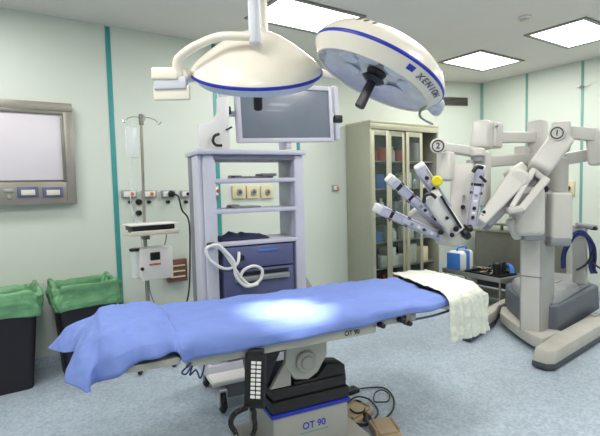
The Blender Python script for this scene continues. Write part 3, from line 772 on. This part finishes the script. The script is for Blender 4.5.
# ------------------------------------------------------------------ foot pedals and their cable on the floor
def fl(px, py, z=0): return onz(px, py, z)
a = fl(362, 436); 
def pedal(name, c, w_, l_, ang, lab, mcol='tan'):
    X = Matrix.Translation(c) @ Matrix.Rotation(ang, 4, 'Z')
    t = thing(name, c, lab, 'foot pedal', 'foot pedals beside the pedestal', ang)
    X = world_of(t)
    build(MB(X).prism([(-w_/2, -l_/2), (w_/2, -l_/2), (w_/2, l_*.35), (w_*.3, l_/2), (-w_*.3, l_/2), (-w_/2, l_*.35)], 0, .035, bev=.008), 'base', mcol, t)
    build(MB(X @ Matrix.Translation((0, -.01, .05)) @ Matrix.Rotation(.12, 4, 'X')).box((0, 0, 0), (w_*.78, l_*.72, .018), .006), 'treadle', mcol, t)
    for s in (-1, 1): build(MB(X).span((s*w_*.46-.008, -l_*.35, .03), (s*w_*.46+.008, l_*.3, .06), .005), 'side_guard', mcol, t)
    build(MB(X).cyl((-w_*.45, l_*.3, .05), (w_*.45, l_*.3, .05), .009), 'hinge', 'steel_d', t)
    return t
pedal('foot_pedal', fl(384, 433), .15, .2, -.4, 'tan foot pedal nearest the viewer at the lower edge')
PD2 = pedal('foot_pedal', fl(352, 416), .22, .2, .2, 'tan foot pedal half behind the pedestal under black cables')
tag(build(MB().span(fl(352, 404)+Vector((-.04, -.02, .07)), fl(352, 404)+Vector((.06, .05, .105)), .01), 'cable_plug', 'black'), 'black plug block on the rear foot pedal', 'plug')
build(MB().cyl(fl(366, 420)+Vector((0, 0, .005)), fl(366, 420)+Vector((0, 0, .05)), .04, .015, bev=.008), 'pedal_knob', 'black', PD2)
zc = .012
P = [fl(340, 398, .07), fl(352, 391, .03), fl(366, 388, zc), fl(384, 388, zc), fl(393, 397, zc), fl(393, 409, zc), fl(384, 419, zc), fl(368, 425, zc), fl(352, 426, .02), fl(343, 423, .02)]
P2 = [fl(345, 404, .07), fl(356, 397, .08), fl(366, 398, .03), fl(372, 402, zc), fl(378, 411, .016), fl(374, 419, .016), fl(364, 424, .02), fl(350, 423, .02)]
P3 = [fl(356, 400, .07), fl(364, 404, .05), fl(364, 411, .05), fl(356, 413, .06), fl(350, 409, .07)]
P4 = [fl(374, 401, .02), fl(375, 393, .02), fl(382, 390, .022), fl(389, 394, .022), fl(388, 401, .022), fl(380, 402, .02)]
t1 = build(MB().tube(P, .006), 'pedal_cable', 'black'); tag(t1, 'longest black pedal cable sweeping widest across the floor', 'cable', 'pedal cables')
t1 = build(MB().tube(P2, .006), 'pedal_cable', 'black'); tag(t1, 'black pedal cable looping inside the widest one', 'cable', 'pedal cables')
t1 = build(MB().tube(P3, .006), 'pedal_cable', 'black'); tag(t1, 'short black cable curl on top of the rear pedal', 'cable', 'pedal cables')
t1 = build(MB().tube(P4, .005, closed=True), 'pedal_cable', 'black'); tag(t1, 'small round black cable loop farthest from the pedals', 'cable', 'pedal cables')

# ================================================================== SURGICAL LAMPS
def lamp_body(t, c, X, prof, lens_r, zb=0.):
    build(MB(X).lathe([(lens_r, zb+.004), (lens_r, zb-.006), (lens_r+.01, zb-.007), (lerp(lens_r+.01, .330, .45), lerp(zb, .074, .40)), (lerp(lens_r+.01, .330, .85), lerp(zb, .074, .8)), (.330, .074), (.328, .076), (.30, .076)], n=64), 'rim_band', 'lampw' if prof == 2 else 'lamprim', t)
    build(MB(X).lathe([(.318, .074), (.332, .074), (.334, .078), (.334, .086), (.331, .090), (.318, .090)], n=64), 'blue_ring', 'lampb', t)
    dome = [(.330, .089), (.326, .099), (.30, .128), (.25, .166), (.19, .208), (.13, .243), (.08, .265), (.04, .274), (.0, .277)] if prof == 1 else \
           [(.330, .089), (.322, .115), (.295, .150), (.25, .183), (.19, .208), (.12, .224), (.06, .231), (.0, .232)]
    build(MB(X).lathe(dome, n=64), 'dome', 'lampw', t)
    return X
nU = lambda a, b, c: (_r*a+_u*b+_f*c).normalized()
# lamp 1: seen from behind its dome
c1 = at(257, 71.5, 2.35); hv = Vector((ray(257, 75).x, ray(257, 75).y, 0)).normalized(); th = math.radians(27.5)
n1 = (-hv*math.sin(th)+Vector((0, 0, 1))*math.cos(th)).normalized()
X1 = frame_z(c1-n1*.08, n1, up=_r)
t = thing('surgical_lamp', c1+Vector((0, 0, .9)), 'cream domed surgical lamp hanging on the ceiling column, dome towards us', 'surgical lamp', 'ceiling surgical lamps')
lamp_body(t, c1, X1, 1, .285, .042)
build(MB(X1).lathe([(0, .038), (.15, .036), (.285, .042)], n=64), 'lens', 'lampg', t)
build(MB(X1).cyl((0, 0, .04), (0, 0, -.02), .05, bev=.006).cyl((0, 0, -.02), (0, 0, -.12), .024, bev=.006), 'handle', 'black', t)
sd = at(258, 40, 2.15); sd.z = 0
st0 = at(255, 40, 2.1); 
col = Vector((st0.x, st0.y, 0))
build(MB().cyl(st0+Vector((0, 0, -.02)), Vector((col.x, col.y, 3.0)), .028, bev=.006), 'column', 'lamprim', t)
build(MB().cyl(Vector((col.x, col.y, 2.94)), Vector((col.x, col.y, 3.0)), .12, .14, bev=.01), 'ceiling_cover', 'white', t)
a0 = at(252, 37, 2.1)
build(MB().tube([at(256, 37, 2.1), at(232, 36, 2.1), at(218, 37, 2.11), at(204, 42, 2.12), at(190, 49, 2.14), at(180, 57, 2.16), at(177, 62, 2.17), at(177, 70, 2.18), at(179, 76, 2.19)], .020, n=14, k=6), 'curved_arm', 'lampw', t)
yk = MB(); yk.beam(at(153, 75, 2.2), at(180, 75, 2.2), .075, .06, .012, up=(0, 0, 1)); build(yk, 'swivel_box', 'lampw', t)
build(MB().beam(at(155, 84, 2.2), at(187, 83, 2.2), .05, .06, .006, up=(0, 0, 1)), 'swivel_bracket', 'lamprim', t)
build(MB().beam(at(154, 93, 2.2), at(190, 92.5, 2.2), .022, .07, .006, up=(0, 0, 1)), 'swivel_foot', 'lampw', t)
build(MB().cyl(at(179, 76, 2.2), at(197, 76, 2.33), .04, .028, bev=.008), 'pivot', 'lampw', t)

# lamp 2: lens towards us, lit
c2 = at(378, 69.5, 2.2); dv = ray(379, 71).normalized()
rr_ = (_r-dv*_r.dot(dv)).normalized(); uu_ = rr_.cross(dv)
tilt = math.radians(25)
n2 = (.30*dv+.954*(math.sin(tilt)*rr_+math.cos(tilt)*uu_)).normalized()
X2 = frame_z(c2-n2*.08, n2, up=-_r)
t = thing('surgical_lamp', c2+Vector((0, 0, .9)), 'cream domed surgical lamp tilted to show its round lens and black handle', 'surgical lamp', 'ceiling surgical lamps')
lamp_body(t, c2, X2, 2, .282, .022)
build(MB(X2).lathe([(0, .075), (.1, .068), (.2, .05), (.284, .022)], n=64), 'lens', 'lampg', t)
for k in range(7):
    a = k*math.tau/7
    build(MB(X2).cyl((.165*math.cos(a), .165*math.sin(a), .066), (.165*math.cos(a), .165*math.sin(a), .054), .055, .06, n=20, bev=.004), 'lens_cell', 'lamprim', t)
build(MB(X2).cyl((0, 0, .075), (0, 0, .04), .05, .045, bev=.01).cyl((0, 0, .04), (0, 0, .012), .058, .045, bev=.01), 'handle_hub', 'black', t)
build(MB(X2).cyl((0, 0, .02), (0, 0, -.12), .022, .025, bev=.006), 'handle', 'black', t)
X2i = X2.inverted()
lu = X2i.to_3x3() @ uu_; au = math.atan2(lu.y, lu.x); lr = X2i.to_3x3() @ rr_
sg = 1 if (math.cos(au+.1)*lr.x+math.sin(au+.1)*lr.y) > (math.cos(au)*lr.x+math.sin(au)*lr.y) else -1   # turning towards image right
for k in range(6):                       # cooling slots near the top of the dome
    a = au+sg*(-.12+.15*k)
    Xs = X2 @ Matrix.Rotation(a, 4, 'Z') @ Matrix.Translation((.272, 0, .1665)) @ Matrix.Rotation(math.radians(36), 4, 'Y')
    build(MB(Xs).box((0, 0, 0), (.034, .011, .006), .002), 'cooling_slot', 'black', t)
def on_band(px, py, z=.045):
    d = X2i.to_3x3() @ ray(px, py); o_ = X2i @ EYE; k = (z-o_.z)/d.z; p = o_+d*k; return math.atan2(p.y, p.x)
def band_frame(a, r=.3145, z=.048):
    p = X2 @ Vector((r*math.cos(a), r*math.sin(a), z))
    tn = X2.to_3x3() @ Vector((-math.sin(a)*sg, math.cos(a)*sg, 0))
    sl = X2.to_3x3() @ Vector((.04*math.cos(a), .04*math.sin(a), .036))
    return axes(p, tn, sl)
a_sq = on_band(402, 71); a_s, a_e = on_band(411, 77), on_band(431, 94)
rb = next(o for o in t.children if o.name.startswith('rim_band'))
build(MB(band_frame(a_sq, .311, .05)).box((0, 0, .001), (.036, .036, .006), .001), 'blue_square_logo', 'lampb', rb)
word = 'XENION'
for i, chh in enumerate(word):
    a = a_s+(a_e-a_s)*i/(len(word)-1)
    Xf = band_frame(a); Xf.translation += (Xf.to_3x3() @ Vector((0, 0, 1)))*.003
    lettering('letter', chh, .041, Xf, 'slate', rb)
# rear arm of lamp 2, coming from the second tube of the column
e0 = at(265, 60, 2.85)
build(MB().tube([Vector((e0.x, e0.y, 3.0)), Vector((e0.x, e0.y, 2.5)), e0, at(267, 66, 2.85), at(290, 69, 2.84), at(321, 73, 2.8), at(345, 78, 2.75), at(400, 92, 2.65), at(428, 103, 2.45)], .022, n=14), 'support_arm', 'lampw', t)
build(MB().cyl(Vector((e0.x, e0.y, 2.95)), Vector((e0.x, e0.y, 3.0)), .09, .11, bev=.01), 'ceiling_cover', 'white', t)
build(MB().tube([at(432, 96, 2.2), at(440, 104, 2.3), at(436, 112, 2.4), at(428, 103, 2.45)], .022, n=14).box(at(432, 104, 2.3), (.07, .07, .06), .02), 'pivot', 'lamprim', t)
build(MB().tube([at(428, 106, 2.2), at(421, 110, 2.2), at(420, 116, 2.2), at(425, 120, 2.2), at(433, 124, 2.2)], .007), 'curled_lever', 'steel', t)
# the lamp's own light, aimed at the table
ld = bpy.data.lights.new('surgical_light', 'SPOT'); ld.energy = SPOT_W; ld.spot_size = math.radians(19); ld.spot_blend = .4; ld.shadow_soft_size = .12; ld.color = (1, .99, .96)
lo = bpy.data.objects.new('surgical_light', ld); COL.objects.link(lo)
src = c2-n2*.10; tgt = onz(289, 307, .87); dd = (tgt-src)
lo.matrix_world = Matrix.Translation(src) @ (-dd).to_track_quat('Z', 'Y').to_matrix().to_4x4()

# ================================================================== SURGICAL ROBOT
t = thing('surgical_robot', (4.5, 2.35, 0), 'big warm white surgical robot on a grey wheeled base, arms folded', 'surgical robot')
R0 = t
def rp(mb, name, m, parent=R0): return build(mb, name, m, parent)
# base: skirt, front bar, feet
sk = MB().prism([(4.16, 2.28), (4.24, 2.07), (5.45, 2.22), (5.62, 2.42), (5.50, 2.95), (4.78, 2.92), (4.55, 2.74), (4.22, 2.40)], .10, .37, bev=.025, seg=3, inset=.03)
rp(sk, 'base_skirt', 'robotbase')
rp(MB().prism([(4.18, 2.28), (4.34, 2.10), (5.40, 2.28), (5.50, 2.45), (5.42, 2.86), (4.76, 2.84), (4.5, 2.66), (4.24, 2.4)], .36, .46, bev=.03, seg=3, inset=.12), 'base_top', 'robotg')
rp(MB().prism([(4.80, 2.36), (4.95, 2.38), (4.94, 2.46), (4.79, 2.44)], .455, .468, bev=.004), 'base_label', 'alu')
def foot(pts, name='foot'):
    f = rp(MB().prism(pts, .055, .16, bev=.014, seg=2, inset=.06), name, 'robotfoot')
    cx = sum(p[0] for p in pts)/len(pts); cy = sum(p[1] for p in pts)/len(pts)
    build(MB().prism([(cx+(p[0]-cx)*1.005, cy+(p[1]-cy)*1.005) for p in pts], .012, .06, bev=.01), 'foot_pad', 'robotpad', f); return f
foot([(3.60, 1.96), (3.60, 1.84), (3.66, 1.80), (4.4, 1.86), (5.6, 1.97), (5.6, 2.16), (4.5, 2.07), (4.1, 2.03)])
foot([(3.72, 2.60), (3.72, 2.74), (3.80, 2.78), (4.9, 3.02), (5.5, 3.02), (5.5, 2.93), (4.6, 2.88), (4.4, 2.78)])
bar = rp(MB().prism([(3.90, 2.03), (4.25, 2.03), (4.30, 2.3), (4.5, 2.6), (4.75, 2.80), (4.62, 2.86), (4.40, 2.74), (4.24, 2.56), (4.07, 2.34), (3.95, 2.16)], .05, .15, bev=.012, seg=2, inset=.02), 'front_bar', 'robotfoot')
o = rp(MB().cyl((5.0, 2.06, .155), (5.0, 2.06, .185), .03, bev=.006).box((5.0, 2.06, .165), (.2, .05, .02), .008), 'foot_latch', 'column')
for x, y in ((3.75, 1.88), (5.3, 2.05), (3.86, 2.70), (5.2, 2.97)):
    rp(MB().cyl((x, y-.02, .028), (x, y+.02, .028), .027, bev=.006), 'wheel', 'blackm')
# column
fa = Vector((-.99, -.13, 0)); sa = Vector((.13, -.99, 0))
CX = Matrix(((-fa.x, -sa.x, 0, 4.22), (-fa.y, -sa.y, 0, 2.325), (0, 0, 1, 0), (0, 0, 0, 1)))   # local x = back, y = away side
rp(MB(CX).span((-.17, -.18, .10), (.14, .03, 1.42), .03), 'column', 'column')
rp(MB(CX).span((-.178, -.155, .14), (-.165, .005, 1.06), .006), 'column_front_cover', 'robot')
rp(MB(CX).span((-.182, -.175, .64), (-.17, .025, .65), .002), 'cover_seam', 'robotg')
rp(MB().cyl(at(557.5, 196, 4.3), at(558, 158, 4.3), .088, bev=.015), 'column_drum', 'robot')
# carriages riding on the column
def car(px0, py0, px1, py1, d, th=.16):
    a_, b_, c_, e_ = at(px0, py0, d), at(px1, py0, d), at(px1, py1, d), at(px0, py1, d)
    X = axes((a_+b_+c_+e_)/4, (b_-a_), a_-e_)
    return X, (b_-a_).length, (a_-e_).length
X, w_, h_ = car(511, 186, 540, 236, 4.0); zf = 1 if (X.to_3x3() @ Vector((0, 0, 1))).dot(_f) < 0 else -1
rp(MB(X).box((.02, 0, -zf*.02), (w_, h_, .2), .05, seg=4), 'carriage', 'robot')
rp(MB(X).box((.06, -h_*.42, -zf*.06), (w_*.75, h_*.34, .22), .03), 'carriage_frame', 'robotg')
rp(MB(X).beam((-.13, -.06, 0), (-.04, -.24, -zf*.04), .09, .08, .03, up=(0, 0, 1)), 'carriage_fin', 'robot')
X, w_, h_ = car(546, 193, 567, 240, 4.15)
rp(MB(X).box((.0, 0.0, 0), (w_, h_, .2), .025, seg=3), 'carriage', 'robot')
rp(MB(X).box((-.01, -h_*.52, 0), (w_*1.02, .09, .21), .03), 'carriage_frame', 'robotg')
rp(MB().beam(at(538, 170, 4.25), at(539, 246, 4.25), .05, .1, .01, up=fa), 'spine_rail', 'robotg')
# top post and the long set-up arms
rp(MB().beam(at(537.5, 196, 4.45), at(537.5, 121, 4.45), .15, .15, .018, up=fa), 'top_post', 'robot')
U1 = (0, 0, 1)
rp(MB().beam(at(496, 137.5, 4.3), at(540, 137.5, 4.45), .085, .10, .012, up=U1), 'setup_arm', 'robot')
rp(MB().beam(at(486, 162, 4.25), at(540, 158, 4.45), .10, .10, .012, up=U1), 'setup_arm', 'robot')
rp(MB().beam(at(522, 147, 4.42), at(522, 176, 4.42), .11, .12, .012, up=fa), 'arm_knuckle', 'robot')
# shoulder block
rp(MB().beam(at(484, 121, 4.2), at(481, 149, 4.2), .15, .15, .03, up=fa, w1=.17).beam(at(495, 123, 4.25), at(494, 148, 4.25), .10, .15, .02, up=fa), 'shoulder', 'robot')
rp(MB().beam(at(496, 125.5, 4.15), at(498, 126.5, 4.15), .02, .02, .003), 'shoulder_screw', 'robotg')
# left arm: beam towards the ringed joint, then the hanging plates
rp(MB().beam(at(480, 153, 4.1), at(440, 147, 3.85), .10, .08, .012, up=U1, w1=.09, h1=.075), 'forearm', 'robot')
def ring(px, py, d, r, txt, parent=R0, m='black', back=.05):
    c = at(px, py, d); dn = -ray(px, py).normalized(); x = (_r-dn*_r.dot(dn)).normalized(); y = dn.cross(x)
    X = axes(c, x, y)
    j = build(MB(X).lathe([(0, -.10), (r*1.25, -.10), (r*1.3, -.09), (r*1.3, -.006), (r*1.2, 0), (0, 0)], n=32), 'joint', 'robot', parent)
    build(MB(X).lathe([(r*.82, .0), (r*.82, .004), (r, .004), (r, .0)], n=32), 'joint_ring', m, j)
    Xt = X.copy(); Xt.translation = c+(X.to_3x3() @ Vector((0, 0, 1)))*.002
    lettering('joint_number', txt, r*1.35, Xt, m, j)
ring(438, 146, 3.72, .048, '2')
rp(MB().beam(at(446, 152, 3.85), at(445, 181, 3.85), .125, .10, .02, up=fa), 'elbow_block', 'robot')
rp(MB().cyl(at(477, 149, 4.0), at(477, 157, 4.0), .07, bev=.012), 'swivel_cap', 'robot')
rp(MB().cyl(at(477, 157, 4.0), at(477, 162, 4.0), .05, bev=.004), 'swivel_gap', 'robotg')
rp(MB().beam(at(482, 152, 4.12), at(481, 207, 4.12), .13, .12, .02, up=fa), 'drop_link', 'robot')
rp(MB().beam(at(462, 163, 3.95), at(459, 227, 3.9), .19, .07, .03, up=ray(460, 190), w1=.15), 'drop_plate', 'robot')
rp(MB().beam(at(471, 160, 4.0), at(471, 212, 4.0), .05, .09, .012, up=fa), 'drop_link', 'column')
for q in ((463, 207), (466, 226), (447, 172)):
    rp(MB().cyl(at(*q, 3.83), at(q[0], q[1], 3.88), .018, bev=.003), 'link_bolt', 'black')
# instrument arms
def instr(p0, p1, w_, bands=(.12, .30), dots=(), name='instrument_arm', m='lilac', cap='white', up=None):
    p0, p1 = Vector(p0), Vector(p1); d = (p1-p0); L = d.length
    up = up or ray(430, 200)
    o = build(MB().beam(p0, p1, w_, w_*.7, w_*.1, up=up).beam(p0+d*.34, p1, w_*.55, w_*.9, w_*.06, up=up), name, m, R0)
    build(MB().beam(p0-d*.035, p0+d*.05, w_*.9, w_*.78, w_*.15, up=up), 'end_cap', cap, o)
    for k in bands: build(MB().beam(p0+d*(k-.022), p0+d*(k+.022), w_*1.06, w_*.78, .002, up=up), 'band', 'black', o)
    dn = -Vector(up); dn = (dn-d.normalized()*dn.dot(d.normalized())).normalized(); sd_ = d.cross(dn).normalized()
    for sgn in (-1, 1): build(MB().beam(p0+d*.10+sd_*sgn*w_*.38+dn*w_*.36, p0+d*.97+sd_*sgn*w_*.36+dn*w_*.36, w_*.07, w_*.07, 0, up=up), 'guide_rail', 'alu', o)
    for i_ in range(5): build(MB().beam(p0+d*(.46+.1*i_)+dn*w_*.46, p0+d*(.50+.1*i_)+dn*w_*.46, w_*.30, w_*.10, .001, up=up), 'plate', 'white' if i_ % 2 else 'robotg', o)
    for k in dots: build(MB().cyl(p0+d*k+dn*w_*.3, p0+d*k+dn*w_*.56, w_*.16, bev=.002), 'screw', 'black', o)
    return o
instr(at(390, 179, 3.55), at(449, 231, 3.8), .082, (.13, .33), (.55, .72))
instr(at(377, 208, 3.50), at(443, 238, 3.75), .076, (.19, .42), (.66,))
o = instr(at(419, 166, 3.65), at(446, 208, 3.75), .095, (), (.25, .5))
build(MB().cyl(at(437, 181, 3.55), at(437, 181, 3.66), .042, bev=.01), 'yellow_cap', 'yellow', o)
o = rp(MB().beam(at(429, 193, 3.62), at(457, 233, 3.68), .14, .07, .03, up=ray(440, 210)), 'instrument_arm', 'white')
build(MB().beam(at(441, 196, 3.57), at(461, 228, 3.62), .02, .02, .004, up=ray(440, 210)), 'slot', 'black', o)
build(MB().tube([at(424, 203, 3.56), at(425, 196, 3.56), at(431, 194, 3.56), at(436, 198, 3.56)], .014), 'black_clip', 'black', o)
rp(MB().beam(at(412, 210, 3.75), at(436, 236, 3.8), .13, .10, .05, up=ray(440, 210), w1=.10, seg=4), 'arm_cover', 'robot')
rp(MB().beam(at(436, 236, 3.75), at(461, 240, 3.75), .13, .08, .035, up=ray(440, 210)), 'arm_cover', 'robot')
for q, s_ in (((441, 232), .022), ((456, 229), .022), ((452, 235), .018), ((447, 218), .014)):
    rp(MB().cyl(at(*q, 3.60), at(*q, 3.68), s_, bev=.006), 'black_knob', 'black')
o = instr(at(480, 167, 3.75), at(471, 226, 3.78), .088, (.30, .44), (.7, .85))
build(MB().tube([at(473, 172, 3.68), at(477, 167, 3.68), at(483, 168, 3.68)], .016), 'black_clip', 'black', o)
build(MB().tube([at(480, 176, 3.68), at(486, 182, 3.68)], .012), 'black_clip', 'black', o)
build(MB().cyl(at(468, 232, 3.72), at(463, 236, 3.72), .05, bev=.012).cyl(at(472, 228, 3.7), at(466, 229, 3.7), .03, bev=.006), 'gripper', 'black', o)
for q in ((445, 162), (464, 196)): rp(MB().cyl(at(*q, 3.84), at(*q, 3.87), .012, bev=.002), 'link_bolt', 'robotg')
# middle arm: thick link sloping down to the left
rp(MB().beam(at(517, 178, 3.95), at(479, 224, 3.80), .165, .13, .018, up=ray(500, 200), w1=.085), 'main_link', 'robot')
rp(MB().beam(at(521, 183, 4.02), at(484, 227, 3.88), .17, .12, .018, up=ray(500, 200), w1=.09), 'link_back_cover', 'robotg')
rp(MB().cyl(at(518, 179, 3.87), at(520, 179, 4.06), .085, bev=.02), 'elbow_joint', 'robot')
rp(MB().beam(at(509, 176, 3.95), at(522, 168, 4.05), .10, .10, .02, up=ray(500, 200)), 'elbow_tab', 'robot')
for q in ((484, 212), (486, 219), (482, 216)): rp(MB().cyl(at(*q, 3.76), at(*q, 3.82), .014, bev=.003), 'link_bolt', 'black')
# fork link with a long slot
fk = rp(MB().beam(at(533, 171, 3.95), at(510, 210, 3.85), .045, .11, .012, up=ray(520, 190)).beam(at(545, 180, 3.95), at(519, 212, 3.85), .065, .12, .014, up=ray(520, 190)).beam(at(506, 211, 3.85), at(521, 209, 3.85), .06, .11, .02, up=ray(520, 190)).beam(at(532, 170, 3.95), at(547, 182, 3.96), .05, .11, .014, up=ray(520, 190)), 'fork_link', 'robot')
build(MB().beam(at(539, 176, 4.0), at(513, 209, 3.9), .05, .05, .01, up=ray(520, 190)), 'fork_slot', 'robotg', fk)
build(MB().cyl(at(545, 189, 3.95), at(545, 189, 4.05), .03, bev=.006), 'fork_pin', 'black', fk)
# upper arm with the ringed joint
rp(MB().beam(at(563, 137, 4.05), at(538, 170, 3.98), .19, .16, .035, up=ray(550, 150)), 'upper_arm', 'robot')
rp(MB().beam(at(561, 122, 4.12), at(561, 152, 4.12), .15, .16, .03, up=ray(550, 150)), 'upper_arm_head', 'robot')
ring(557, 133, 3.94, .05, '1')
rp(MB().beam(at(562, 132, 4.15), at(604, 136, 4.1), .105, .11, .012, up=U1), 'setup_arm', 'robot')
rp(MB().beam(at(560, 160, 4.3), at(600, 153, 4.3), .11, .11, .012, up=U1), 'setup_arm', 'robot')
rp(MB().beam(at(597, 130, 4.12), at(600, 165, 4.12), .16, .16, .03, up=fa), 'arm_knuckle', 'robot')
# rear handle post
hp = at(580, 272, 4.75)
rp(MB().beam((hp.x, hp.y, .44), at(580, 225, 4.75), .12, .09, .012, up=fa), 'handle_post', 'column')
rp(MB().tube([at(576, 225, 4.72), at(584, 226, 4.7), at(597, 228, 4.66)], .028, n=12), 'handle', 'robotg')
rp(MB().box(at(594, 228, 4.67), (.06, .06, .04), .01), 'handle_grip', 'black')
# blue cable hank over the post: separate cables
for i, (dx, dy, dd) in enumerate(((0, 0, 0), (2, 1.5, .03), (-1.5, 2, -.03), (3.5, 4, .02))):
    o = build(MB().tube([at(563+dx*.5, 268, 4.72), at(563+dx*.5, 256, 4.68+dd), at(567+dx*.5, 242+dy, 4.64+dd), at(575+dx*.3, 232+dy, 4.62), at(584+dx*.4, 232+dy, 4.62), at(590+dx, 240+dy, 4.64), at(592+dx, 252+dy, 4.66+dd), at(591+dx, 264+dy, 4.70+dd), at(593+dx, 273, 4.74)], .012), 'hanging_cable', 'bluecord')
    tag(o, ['dark blue cable looped over the robot rear post, innermost', 'dark blue cable looped over the robot rear post, second from inside', 'dark blue cable on the robot post lying nearest to the post face', 'outermost dark blue cable on the robot rear post'][i], 'cable', 'dark blue cables on the robot post')
o = build(MB().tube([at(594, 250, 4.6), at(588, 262, 4.62), at(582, 267, 4.64), at(576, 270, 4.66)], .012).tube([at(592, 262, 4.66), at(600, 268, 4.75), at(612, 270, 4.9)], .01), 'hanging_cable', 'black'); tag(o, 'black cable hanging among the blue ones on the robot post', 'cable')

# ------------------------------------------------------------------ steel bench and instrument tray behind the robot
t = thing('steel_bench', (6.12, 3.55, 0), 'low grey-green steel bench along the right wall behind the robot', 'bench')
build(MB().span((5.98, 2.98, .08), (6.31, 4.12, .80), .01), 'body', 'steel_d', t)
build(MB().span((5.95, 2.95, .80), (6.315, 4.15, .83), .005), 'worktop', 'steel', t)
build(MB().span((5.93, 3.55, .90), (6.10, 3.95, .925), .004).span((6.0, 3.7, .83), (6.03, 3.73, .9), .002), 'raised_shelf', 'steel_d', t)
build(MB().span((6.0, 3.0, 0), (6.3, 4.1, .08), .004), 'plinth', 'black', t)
TA = Vector((4.93, 3.06, 0)); tl = Vector((.1, .995, 0)); tp = Vector((.995, -.1, 0))
KX = Matrix(((tl.x, tp.x, 0, TA.x), (tl.y, tp.y, 0, TA.y), (0, 0, 1, 0), (0, 0, 0, 1)))
def kb(x, y, z): return KX @ Vector((x, y, z))
t = thing('instrument_trolley', kb(.48, .22, 0), 'low steel trolley with rimmed tray behind the robot base', 'trolley')
build(MB(KX).span((0, 0, .33), (.9, .44, .35), .004), 'tray_top', 'steel', t)
rm = MB(KX)
for s in (0, .43): rm.span((0, s, .35), (.9, s+.012, .385), .003)
for s in (0, .888): rm.span((s, .012, .35), (s+.012, .43, .385), .003)
build(rm, 'rim', 'alu', t)
build(MB(KX).span((.03, .03, .12), (.87, .41, .135), .004), 'lower_shelf', 'steel_d', t)
for x in (.03, .87):
    for y in (.03, .41):
        l = build(MB(KX).cyl((x, y, .05), (x, y, .33), .012), 'leg', 'steel', t)
        build(MB(KX).cyl((x-.01, y, .028), (x+.01, y, .028), .028, bev=.005), 'caster', 'black', l)
o = build(MB(KX).span((.08, .04, .352), (.56, .40, .372), .006).span((.08, .04, .372), (.56, .055, .40), .004).span((.08, .385, .372), (.56, .40, .40), .004).span((.545, .055, .372), (.56, .385, .40), .004).span((.08, .055, .372), (.095, .385, .40), .004), 'instrument_tray', 'black'); tag(o, 'black rimmed instrument tray on the steel trolley', 'tray')
rnd = random.Random(5)
for i in range(14):
    x, y = rnd.uniform(.26, .50), rnd.uniform(.10, .34); a = rnd.uniform(0, 3.1); L = rnd.uniform(.06, .12)
    p = kb(x, y, .378+.005*i); d = Vector((math.cos(a), math.sin(a), 0))*L/2
    o = build(MB().tube([p-d, p+d*.2+Vector((0, 0, .004)), p+d], rnd.uniform(.006, .011)), 'instrument', rnd.choice(['tan', 'ivory', 'steel', 'black', 'black']))
    tag(o, 'small instrument in the jumble lying in the black tray', 'instrument', 'jumbled instruments in the black tray')
for i, (x, y) in enumerate(((.14, .12), (.19, .27))):
    o = build(MB(KX).lathe([(0, .374), (.05, .374), (.055, .38), (.045, .46), (.055, .49), (.05, .53), (.025, .55), (0, .552)], Matrix.Translation((x, y, 0)), 20), 'black_camera_head', 'black')
    tag(o, ['black rounded instrument head standing in the tray, nearest us', 'black rounded instrument head standing in the tray behind the first'][i], 'instrument head')
o = build(MB(KX).tube([(.10, .34, .39), (.13, .36, .46), (.2, .36, .47), (.24, .33, .39)], .03), 'blue_hose', 'bluep'); tag(o, 'bright blue hose bend lying in the black tray', 'hose')
t = thing('suction_unit', kb(.78, .2, .35), 'rounded blue and white box unit at the end of the trolley', 'medical unit')
X = KX @ Matrix.Translation((.76, .19, .49)) @ Matrix.Rotation(-.15, 4, 'Z')
build(MB(X).box((0, 0, 0), (.22, .30, .265), .05, seg=4), 'body', 'white', t)
build(MB(X).box((0, 0, 0), (.228, .10, .27), .02).box((0, -.16, 0), (.19, .03, .22), .014), 'blue_band', 'bluep', t)
build(MB(X).tube([(-.02, -.1, .12), (-.02, -.08, .17), (-.02, .08, .17), (-.02, .1, .12)], .012), 'carry_handle', 'bluep', t)
